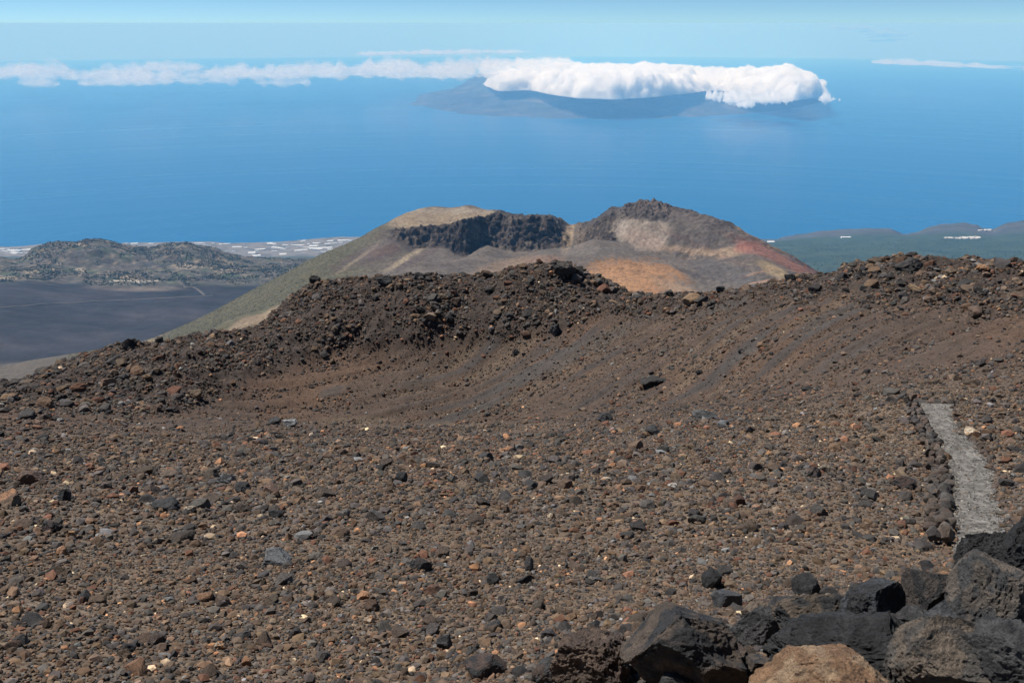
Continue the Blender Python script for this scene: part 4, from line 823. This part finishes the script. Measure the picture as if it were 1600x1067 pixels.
# ------------------------------------------------------------------ stones of the slope that stand out
OG = (0.36, 0.18, 0.085); CR = (0.52, 0.44, 0.33); PG = (0.155, 0.16, 0.165)
NOTABLE = [
 (32, 735, 70, 762, (0.12, 0.066, 0.042), BR, 'reddish brown flat-topped block near the left edge'),
 (410, 858, 458, 890, PG, GY, 'pale grey rounded rock, largest stone in the lower left rubble'),
 (237, 779, 280, 802, DK, BK, 'dark wedge of rock left of the white stone'),
 (286, 790, 306, 804, CR, TN, 'small white stone beside a dark wedge of rock'),
 (90, 762, 112, 790, DK, BK, 'dark upright rock right of and below the reddish block'),
 (68, 812, 96, 836, (0.07, 0.045, 0.04), BK, 'dark reddish rock above the orange stones near the left edge'),
 (366, 754, 392, 774, BK, DK, 'black rock at the right of the rusty outcrop patch'),
 (340, 738, 368, 762, PG, DK, 'grey leaning slab on the rusty outcrop patch'),
 (615, 737, 636, 756, BK, DK, 'black upright stone in the middle of the rubble, left of centre'),
 (421, 794, 446, 812, BK, DK, 'black stone right of the white stone'),
 (442, 655, 464, 668, (0.26, 0.26, 0.25), PG, 'pale whitish slab lying at the left rim of the hollow'),
 (420, 652, 440, 666, BK, DK, 'dark stone left of the pale whitish slab'),
 (1018, 0, 0, 0, None, None, None),
 (934, 645, 958, 661, BK, DK, 'black rock on the lower edge of the hollow, centre right'),
 (1082, 642, 1122, 660, (0.036, 0.034, 0.033), GY, 'long dark pointed rock at the lower edge of the hollow'),
 (1120, 656, 1140, 670, PG, GY, 'pale grey slab right of the long dark pointed rock'),
 (1008, 666, 1032, 682, BK, DK, 'black lump of rock below the hollow, left of the long pointed rock'),
 (1258, 728, 1284, 748, BK, BR, 'dark rock touching the smooth tan stone'),
 (1276, 724, 1304, 742, (0.17, 0.135, 0.10), TN, 'smooth tan stone touching a dark rock'),
 (938, 745, 956, 756, CR, OG, 'cream angular stone in the middle of the slope'),
 (996, 688, 0, 0, None, None, None),
 (855, 801, 867, 812, CR, OG, 'small round cream stone left of centre of the slope'),
 (568, 960, 586, 976, CR, OG, 'cream round stone with dark shadow under it in the lower slope'),
 (570, 936, 592, 958, (0.15, 0.085, 0.05), BR, 'brown stone just above the cream round stone'),
 (640, 872, 676, 896, (0.055, 0.042, 0.038), BK, 'dark brown broken rock in the lower centre slope'),
 (760, 896, 780, 916, BK, DK, 'dark angular stone with sunlit top, lower centre'),
 (682, 988, 708, 1018, DK, GY, 'dark grey slab standing in the lower centre slope'),
 (726, 1028, 790, 1062, (0.10, 0.066, 0.052), DK, 'reddish brown rock at the bottom edge, centre left'),
 (232, 990, 258, 1016, (0.095, 0.068, 0.055), BR, 'round brown stone in the bottom left rubble'),
 (336, 1000, 354, 1016, OG, CR, 'orange yellow stone in the bottom left rubble'),
 (184, 1012, 206, 1032, (0.13, 0.085, 0.05), BR, 'small brown stone left of the round brown stone'),
 (378, 1026, 394, 1044, OG, (0.3, 0.16, 0.1), 'pinkish orange stone near the bottom edge'),
 (88, 854, 106, 874, OG, (0.38, 0.22, 0.13), 'pinkish orange stone near the left edge'),
 (106, 828, 120, 846, (0.42, 0.26, 0.14), OG, 'yellow orange stone, uppermost of the orange ones near the left edge'),
 (1508, 668, 1530, 684, (0.40, 0.26, 0.15), CR, 'pale orange rock right of the path bend'),
 (358, 832, 384, 846, OG, OG, None),
 (1400, 745, 1430, 768, DK, (0.08, 0.05, 0.04), 'dark brown rock left of the path wall'),
 (820, 868, 834, 898, (0.06, 0.05, 0.045), DK, 'dark pitted lump of rock in the lower centre'),
 (810, 870, 832, 896, DK, BR, None),
 (190, 528, 214, 548, (0.055, 0.042, 0.036), BK, 'dark boulder standing on the left skyline of the ridge'),
 (1398, 404, 1440, 430, (0.042, 0.037, 0.034), BK, 'biggest dark lava block on the right skyline of the ridge'),
 (1524, 414, 1544, 426, (0.24, 0.15, 0.09), OG, 'orange block on the right skyline of the ridge'),
 (864, 410, 900, 436, (0.055, 0.046, 0.040), BK, 'jagged black lava block on the central peak of the ridge'),
 (484, 430, 502, 446, BK, DK, 'dark block on the left shoulder of the ridge'),
 (588, 432, 612, 446, BK, DK, 'black block on the ridge crest below the green flank'),
 (648, 425, 664, 438, BK, DK, 'small dark block on the ridge crest, left of the central peak'),
 (1118, 447, 1132, 459, BK, DK, 'dark knob on the ridge crest right of the orange slope'),
 (1226, 428, 1242, 441, BK, DK, 'dark knob on the ridge crest below the red flank'),
 (1000, 588, 1040, 604, (0.034, 0.03, 0.028), BK, 'dark slumped lump of lava half way down the scree'),
 (1086, 577, 1098, 586, BK, DK, 'small dark stone on the scree right of the slumped lump'),
 (800, 545, 812, 555, BK, DK, 'small dark outcrop on the scree under the central peak'),
 (858, 505, 876, 525, BK, DK, 'black outcrop below the central peak at the top of the scree'),
]
for k, e in enumerate(NOTABLE):
    if e[6] is None or e[2] <= e[0]: continue
    far_ = e[3] < 640
    place_rock('rock' if (e[2] - e[0]) > 18 else 'stone', e[:6] + (0.3, 13, 0.15 if far_ else 0.075, 0.08), e[6], 'rock', 4, 300 + k, block_mat if far_ else basalt, depthr=0.8, smooth=False)

cr_ = np.random.default_rng(17); cp, cs, cc_ = [], [], []
for e in NOTABLE:
    if e[6] is None or e[2] <= e[0]: continue
    g = ground.pick((e[0] + e[2]) / 2, e[3] - 2); w_ = (e[2] - e[0]) * math.hypot(*g[:2]) / F
    for q in range(14):
        a_ = cr_.uniform(0, 6.28); d_ = w_ * cr_.uniform(0.45, 1.7); s = w_ * 0.24 * cr_.uniform(0.25, 1) ** 1.5
        x, y = g[0] + cos(a_) * d_, g[1] + sin(a_) * d_; cp.append((x, y, float(ground.at(x, y)) + s * 0.3)); cs.append(s); cc_.append(PAL[[0, 1, 2, 4, 9, 3][cr_.integers(6)]] * cr_.uniform(0.7, 1.3))
tag(stones('rubble', np.array(cp), np.array(cs), np.array(cc_), LOW, LF, stone_mat, cr_), kind='stuff')

# ------------------------------------------------------------------ the largest of the scattered stones, each a thing of its own
BIG.sort(key=lambda b: -b[0]); print('BIG', len(BIG))
nb = [b for b in BIG if b[6] >= 640][:170] + [b for b in BIG if b[6] < 640][:60]
_ids = set(id(b) for b in nb); rest = [b for b in BIG if id(b) not in _ids]
for fine, mat_, nm in ((True, stone_mat, 'rubble'), (False, block_mat, 'clinker')):
    q = [b for b in rest if (b[6] >= 640) == fine]
    if q: tag(stones(nm, np.array([b[1] for b in q]), np.array([b[2] for b in q]), np.array([b[4] for b in q]), LOW, LF, mat_, rs), kind='stuff')
MARKS = [(50, 748, 'the reddish block at the left edge'), (434, 874, 'the pale grey rounded rock'), (296, 797, 'the small white stone'), (100, 776, 'the dark upright rock at left'), (82, 824, 'the dark reddish rock at left'),
 (379, 764, 'the rusty outcrop patch'), (625, 746, 'the black upright stone left of centre'), (433, 803, 'the black stone right of the white one'), (453, 661, 'the pale slab at the rim of the hollow'), (946, 653, 'the black rock on the hollow edge'),
 (1102, 651, 'the long dark pointed rock'), (1020, 674, 'the black lump below the hollow'), (1271, 738, 'the dark rock touching the tan stone'), (947, 750, 'the cream angular stone'), (861, 806, 'the small round cream stone'), (577, 968, 'the cream round stone'),
 (658, 884, 'the broken dark brown rock'), (770, 906, 'the dark angular stone'), (695, 1003, 'the dark standing slab'), (758, 1045, 'the reddish rock at the bottom edge'), (245, 1003, 'the round brown stone'), (345, 1008, 'the orange yellow stone'),
 (386, 1035, 'the pinkish stone near the bottom'), (97, 864, 'the pinkish orange stone at left'), (1415, 757, 'the dark brown rock by the path wall'), (827, 883, 'the dark pitted lump'), (1113, 906, 'the small upright black stone'), (1260, 917, 'the black stone on the rubble'), (1519, 676, 'the pale orange rock by the path'),
 (202, 538, 'the boulder on the left skyline'), (1419, 417, 'the biggest block on the right skyline'), (882, 422, 'the jagged block on the central peak'), (493, 438, 'the dark block on the left shoulder'), (600, 439, 'the black block below the green flank'), (656, 432, 'the small block left of the peak'),
 (1125, 453, 'the dark knob right of the orange slope'), (1234, 435, 'the dark knob below the red flank'), (1020, 596, 'the slumped lump on the scree'), (867, 515, 'the black outcrop under the peak'), (1534, 420, 'the orange block on the skyline')]
ORD = ['nearest', 'second nearest', 'third nearest', 'fourth nearest', 'fifth nearest', 'sixth nearest', 'seventh nearest', 'eighth nearest', 'ninth nearest', 'tenth nearest', 'eleventh nearest', 'twelfth nearest', 'thirteenth nearest', 'fourteenth nearest', 'fifteenth nearest', 'sixteenth nearest']
info = []
for b in nb:
    px, py, ci = b[5], b[6], b[3]
    d = [math.hypot(px - m[0], (py - m[1]) * 1.6) for m in MARKS]; j = int(np.argmin(d)); mx_, my_, mt = MARKS[j]
    dx, dy = px - mx_, (py - my_) * 1.6
    side = ('right of' if dx > 0 else 'left of') if abs(dx) > abs(dy) else ('in front of' if dy > 0 else 'behind')
    cn = {6: 'orange', 7: 'pale grey', 8: 'cream', 2: 'brown', 3: 'light brown', 5: 'reddish', 4: 'grey', 0: 'dark grey', 1: 'dark grey', 9: 'black'}[ci]
    info.append((cn, side, mt, d[j], py < 640))
for k, (app, pos, s, ci, c, px, py) in enumerate(nb):
    cn, side, mt, dd, ridge_ = info[k]
    same = sorted([v[3] for v in info if v[0] == cn and v[1] == side and v[2] == mt and v[4] == ridge_])
    o_ = '' if len(same) == 1 else ' ' + ORD[min(same.index(dd), 15)]
    noun = 'lava block' if ridge_ else 'stone'
    lab = (o_.strip() + ' ' + cn + ' ' + noun + ' ' + side + ' ' + mt).strip(); grp = 'lava blocks on the ridge' if ridge_ else cn + ' stones in the rubble'
    nm = 'lava_block' if ridge_ else 'stone'
    r = np.random.default_rng(900 + k); sz = s * r.uniform(0.8, 1.2, 3); sz[2] *= 0.8
    me = rock_mesh(nm, 3 if app < 16 else 4, 1200 + k, sz, c, block_mat if ridge_ else basalt, 9, (0.45, 0.8), 0.08 if ridge_ else 0.04, 0.04, smooth=False)
    o = link(bpy.data.objects.new(nm, me)); o.location = pos; o.rotation_euler = (r.uniform(-.3, .3), r.uniform(-.3, .3), r.uniform(0, 6)); tag(o, lab, 'rock' if ridge_ else 'stone', grp)

# edging stones of the path: a low dry wall on its left, a single row on its right
edge_rs = np.random.default_rng(77); cnt = 0
def edge_stone(p, s, side):
    global cnt
    col = [(0.075, 0.066, 0.058), BR, (0.052, 0.044, 0.040), (0.12, 0.088, 0.066), (0.085, 0.066, 0.052)][edge_rs.integers(5)]
    me = rock_mesh('edging_stone', 3, 4000 + cnt, s * edge_rs.uniform(0.75, 1.25, 3), np.array(col) * edge_rs.uniform(0.8, 1.3), basalt, 9, (0.45, 0.8), 0.04, 0.03, smooth=False); cnt += 1
    o = link(bpy.data.objects.new('edging_stone', me)); o.location = p; o.rotation_euler = (0, 0, edge_rs.uniform(0, 6))
    if side == 'L': tag(o, 'rough stone of the low dry wall along the left side of the path', 'edging stone', 'stones of the wall left of the path')
    else: tag(o, 'rough stone edging the right side of the path', 'edging stone', 'stones edging the right side of the path')
def run_edge(k_side, side, step, size, off, lifts):
    pts = np.array([c[k_side] for c in path_cl])[:88]; zz = path_z[:88]; acc = 0; last = pts[0]
    d = np.r_[0, np.cumsum(np.linalg.norm(np.diff(pts[:, :2], axis=0), axis=1))]
    for t in np.arange(0, d[-1], step):
        x = np.interp(t, d, pts[:, 0]); y = np.interp(t, d, pts[:, 1]); z = np.interp(t, d, zz)
        for lf in lifts:
            s = size * edge_rs.uniform(0.75, 1.3); edge_stone((x + off + edge_rs.normal() * 0.05, y + edge_rs.normal() * 0.07, z + lf + s * 0.25), s, side)
run_edge(1, 'L', 0.30, 0.13, -0.30, (-0.08, 0.06))
run_edge(1, 'L', 0.5, 0.14, -0.62, (0.0,))
run_edge(2, 'R', 0.42, 0.13, 0.16, (0.0,))
for px in range(1440, 1530, 9):       # across the head of the path
    g = ground.pick(px, 633 + 2 * edge_rs.uniform()); 
    if px < 1490: edge_stone((g[0], g[1], g[2] + 0.1), 0.2 * edge_rs.uniform(0.8, 1.3), 'R')
print('edging', cnt)

# ------------------------------------------------------------------ far details: glasshouses, road, pines, scrub
def mat_plain(name, col, rough=0.7):
    m, n, b = newmat(name); L = n.links.new; tc = nd(n, 'ShaderNodeTexCoord'); no = nd(n, 'ShaderNodeTexNoise', i_Scale=0.03, i_Detail=4.0); L(tc.outputs['Object'], no.inputs['Vector'])
    cr = nd(n, 'ShaderNodeValToRGB'); cr.color_ramp.elements[0].color = tuple(0.75 * c for c in col) + (1,); cr.color_ramp.elements[1].color = tuple(min(1, 1.1 * c) for c in col) + (1,)
    L(no.outputs[0], cr.inputs[0]); L(cr.outputs[0], b.inputs['Base Color']); b.inputs['Roughness'].default_value = rough; return m
white_sheet = mat_plain('greenhouse_sheeting', (0.58, 0.59, 0.60)); house_w = mat_plain('white_wall', (0.5, 0.47, 0.44))
def greenhouse(px, py, w_, d_, yaw, label, group, mat=None, name='greenhouse', cat='greenhouse'):
    g = land.pick(px, py); nb_ = 6
    if math.hypot(g[0], g[1]) < 11000: return
    nb_ = 6; V = []; Q = []
    h = 4.0
    for k in range(nb_ + 1):
        for j_ in range(2):
            y = (j_ - 0.5) * d_
            x = (k / nb_ - 0.5) * w_; V += [(x, y, -14), (x, y, h)]
            if k < nb_: V += [(x + w_ / nb_ / 2, y, -14), (x + w_ / nb_ / 2, y, h + 6)]
    # profile points in order for each end
    prof = []
    for k in range(nb_): prof += [((k / nb_ - 0.5) * w_, h), (((k + 0.5) / nb_ - 0.5) * w_, h + 5)]
    prof.append((0.5 * w_, h)); V = []
    for (x, z) in prof: V += [(x, -d_ / 2, -12), (x, -d_ / 2, z), (x, d_ / 2, -12), (x, d_ / 2, z)]
    for k in range(len(prof) - 1):
        a = 4 * k; c = a + 4; Q += [(a, c, c + 1, a + 1), (a + 2, a + 3, c + 3, c + 2), (a + 1, c + 1, c + 3, a + 3)]
    Q += [(0, 1, 3, 2), (4 * (len(prof) - 1), 4 * (len(prof) - 1) + 2, 4 * (len(prof) - 1) + 3, 4 * (len(prof) - 1) + 1)]
    o = make(name, V, Q, mat or white_sheet); o.location = (g[0], g[1], g[2] + 2); o.rotation_euler = (0, 0, yaw); tag(o, label, cat, group)
gr = random.Random(8); done = 0
for k in range(130):
    px = gr.choice([gr.uniform(165, 560), gr.uniform(330, 560), gr.uniform(0, 95)]); lo = 379 if px > 100 else 388; hi = 403 if px > 330 else 386 if px > 100 else 396
    py = gr.uniform(lo, hi) + 1
    if px > 470: py = gr.uniform(375, 396)
    greenhouse(px, py, gr.uniform(50, 230) * gr.uniform(0.4, 1), gr.uniform(30, 80), gr.gauss(0, 0.25), 'white plastic roofed greenhouse on the coastal plain beyond the hill', 'greenhouses on the left coastal plain')
greenhouse(1322, 371.5, 130, 40, 0.05, 'long white roofed block at the edge of the green plateau, middle right', None, None, 'warehouse', 'building')
greenhouse(1205, 378.5, 90, 50, 0.1, 'small white block beside the red flank of the volcano on the far plateau', None, None, 'warehouse', 'building')
for k in range(26):
    greenhouse(gr.uniform(1475, 1530), 372 + gr.uniform(-1.2, 2.0), gr.uniform(20, 60), gr.uniform(20, 50), gr.gauss(0, 0.4), 'small pale building of the village strung below the right hill', 'village buildings below the right hill', house_w, 'house', 'building')
for k in range(8):
    greenhouse(gr.uniform(1530, 1556), 360.5 + gr.uniform(-1, 1), gr.uniform(25, 60), gr.uniform(20, 50), gr.gauss(0, 0.4), 'small pale building in the gap between the two right hills', 'buildings in the gap of the right hills', house_w, 'house', 'building')

def road(pts, width, name='road'):
    g = []
    for k in range(len(pts) - 1):
        for t in np.linspace(0, 1, 14, endpoint=False): g.append(land.pick(*(np.array(pts[k]) * (1 - t) + np.array(pts[k + 1]) * t)))
    g = np.array(g); T = np.gradient(g[:, :2], axis=0); T /= np.linalg.norm(T, axis=1)[:, None] + 1e-9; N = np.stack([-T[:, 1], T[:, 0]], -1) * width / 2
    V = []
    for p, n_ in zip(g, N):
        a, b = p[:2] - n_, p[:2] + n_; z = max(land.at(*a), land.at(*b), p[2]) + 1.2; V += [(a[0], a[1], z - 6), (a[0], a[1], z), (b[0], b[1], z), (b[0], b[1], z - 6)]
    Q = [(4 * k + s, 4 * k + s + 1, 4 * k + s + 5, 4 * k + s + 4) for k in range(len(g) - 1) for s in range(3)]
    tag(make(name, V, Q, road_m), kind='structure')
road_m = mat_plain('dirt_track', (0.085, 0.07, 0.06), 0.95)
road([(-60, 486), (0, 481), (80, 475), (170, 470), (250, 466.5), (300, 464), (335, 462)], 13, 'road')
road([(277, 437), (283, 444), (290, 450), (300, 448), (308, 452), (314, 457), (320, 462)], 14, 'road')

def lumps(name, field, n, px_r, py_r, size, flat, cols, maskf, seed, mat, lib=None, lf=None):
    r = np.random.default_rng(seed); P_ = []
    az = np.tan(r.uniform(math.atan((px_r[0] - 800) / F * 1.06), math.atan((px_r[1] - 800) / F * 1.06), n)); R_ = r.uniform(py_r[0], py_r[1], n)
    c = 1 / np.sqrt(1 + az ** 2); x = az * c * R_; y = c * R_; z = field.at(x, y); px, py = project(x, y, z)
    k = maskf(x, y, px, py) > r.uniform(0, 1, n); x, y, z = x[k], y[k], z[k]
    s = r.uniform(size[0], size[1], len(x)); cc = np.array(cols)[r.integers(0, len(cols), len(x))] * r.uniform(0.7, 1.3, (len(x), 1))
    tag(stones(name, np.stack([x, y, z + s * 0.5 * flat], -1), s, cc, lib or TINY, ICO_0F if lf is None else lf, mat, r, flat), kind='stuff'); print(name, len(x))
leafy = rockmat('foliage', (0.3, 0.6), strength=0.4, dist=0.5, colvar=0.3)
PG_ = [(0.030, 0.040, 0.022), (0.044, 0.052, 0.028), (0.024, 0.032, 0.020)]
lumps('pine_trees', land, 38000, (-100, 640), (5250, 7300), (1.8, 4.2), 1.2, PG_, lambda x, y, px, py: sm(0.12, -0.12, fbm(xy(x, y, 160, 2), 3) - fbm(xy(x, y, 500), 3)) , 51, leafy)
lumps('pine_forest', land, 9000, (1150, 1700), (7600, 11400), (2.5, 5.5), 0.8, [(0.022, 0.038, 0.022), (0.032, 0.048, 0.028)], lambda x, y, px, py: sm(-0.2, 0.2, fbm(xy(x, y, 500, 2), 4)), 52, leafy)
lumps('scrub', volcano, 16000, (100, 640), (1900, 2800), (0.5, 1.2), 0.8, [(0.055, 0.060, 0.032), (0.16, 0.15, 0.10), (0.07, 0.065, 0.04)], lambda x, y, px, py: sm(620, 520, px), 53, leafy)
lumps('loose_blocks', volcano, 9000, (600, 1300), (1950, 2750), (0.5, 1.3), 0.8, [(0.095, 0.08, 0.07), (0.07, 0.06, 0.055), (0.15, 0.125, 0.10)], lambda x, y, px, py: 0.25 + 0.75 * sm(0.0, 0.3, fbm(xy(x, y, 60, 2), 3)), 54, block_mat)
def rock_at(x, y):
    i = np.clip(np.searchsorted(volcano.az, x / y), 0, len(volcano.az) - 1); j = np.clip(np.searchsorted(volcano.rs, np.hypot(x, y)), 0, len(volcano.rs) - 1); return volcano.rock[j, i]
lumps('cliff_blocks', volcano, 60000, (600, 1070), (2300, 2780), (0.8, 2.6), 0.9, [(0.040, 0.032, 0.028), (0.065, 0.050, 0.040), (0.105, 0.080, 0.062), (0.028, 0.024, 0.022)], lambda x, y, px, py: rock_at(x, y) ** 2 * 0.22 * sm(-0.1, 0.25, fbm(xy(x, y, 40, 3), 3)) * (1 - sm(878, 884, px) * sm(906, 900, px)), 55, block_mat)
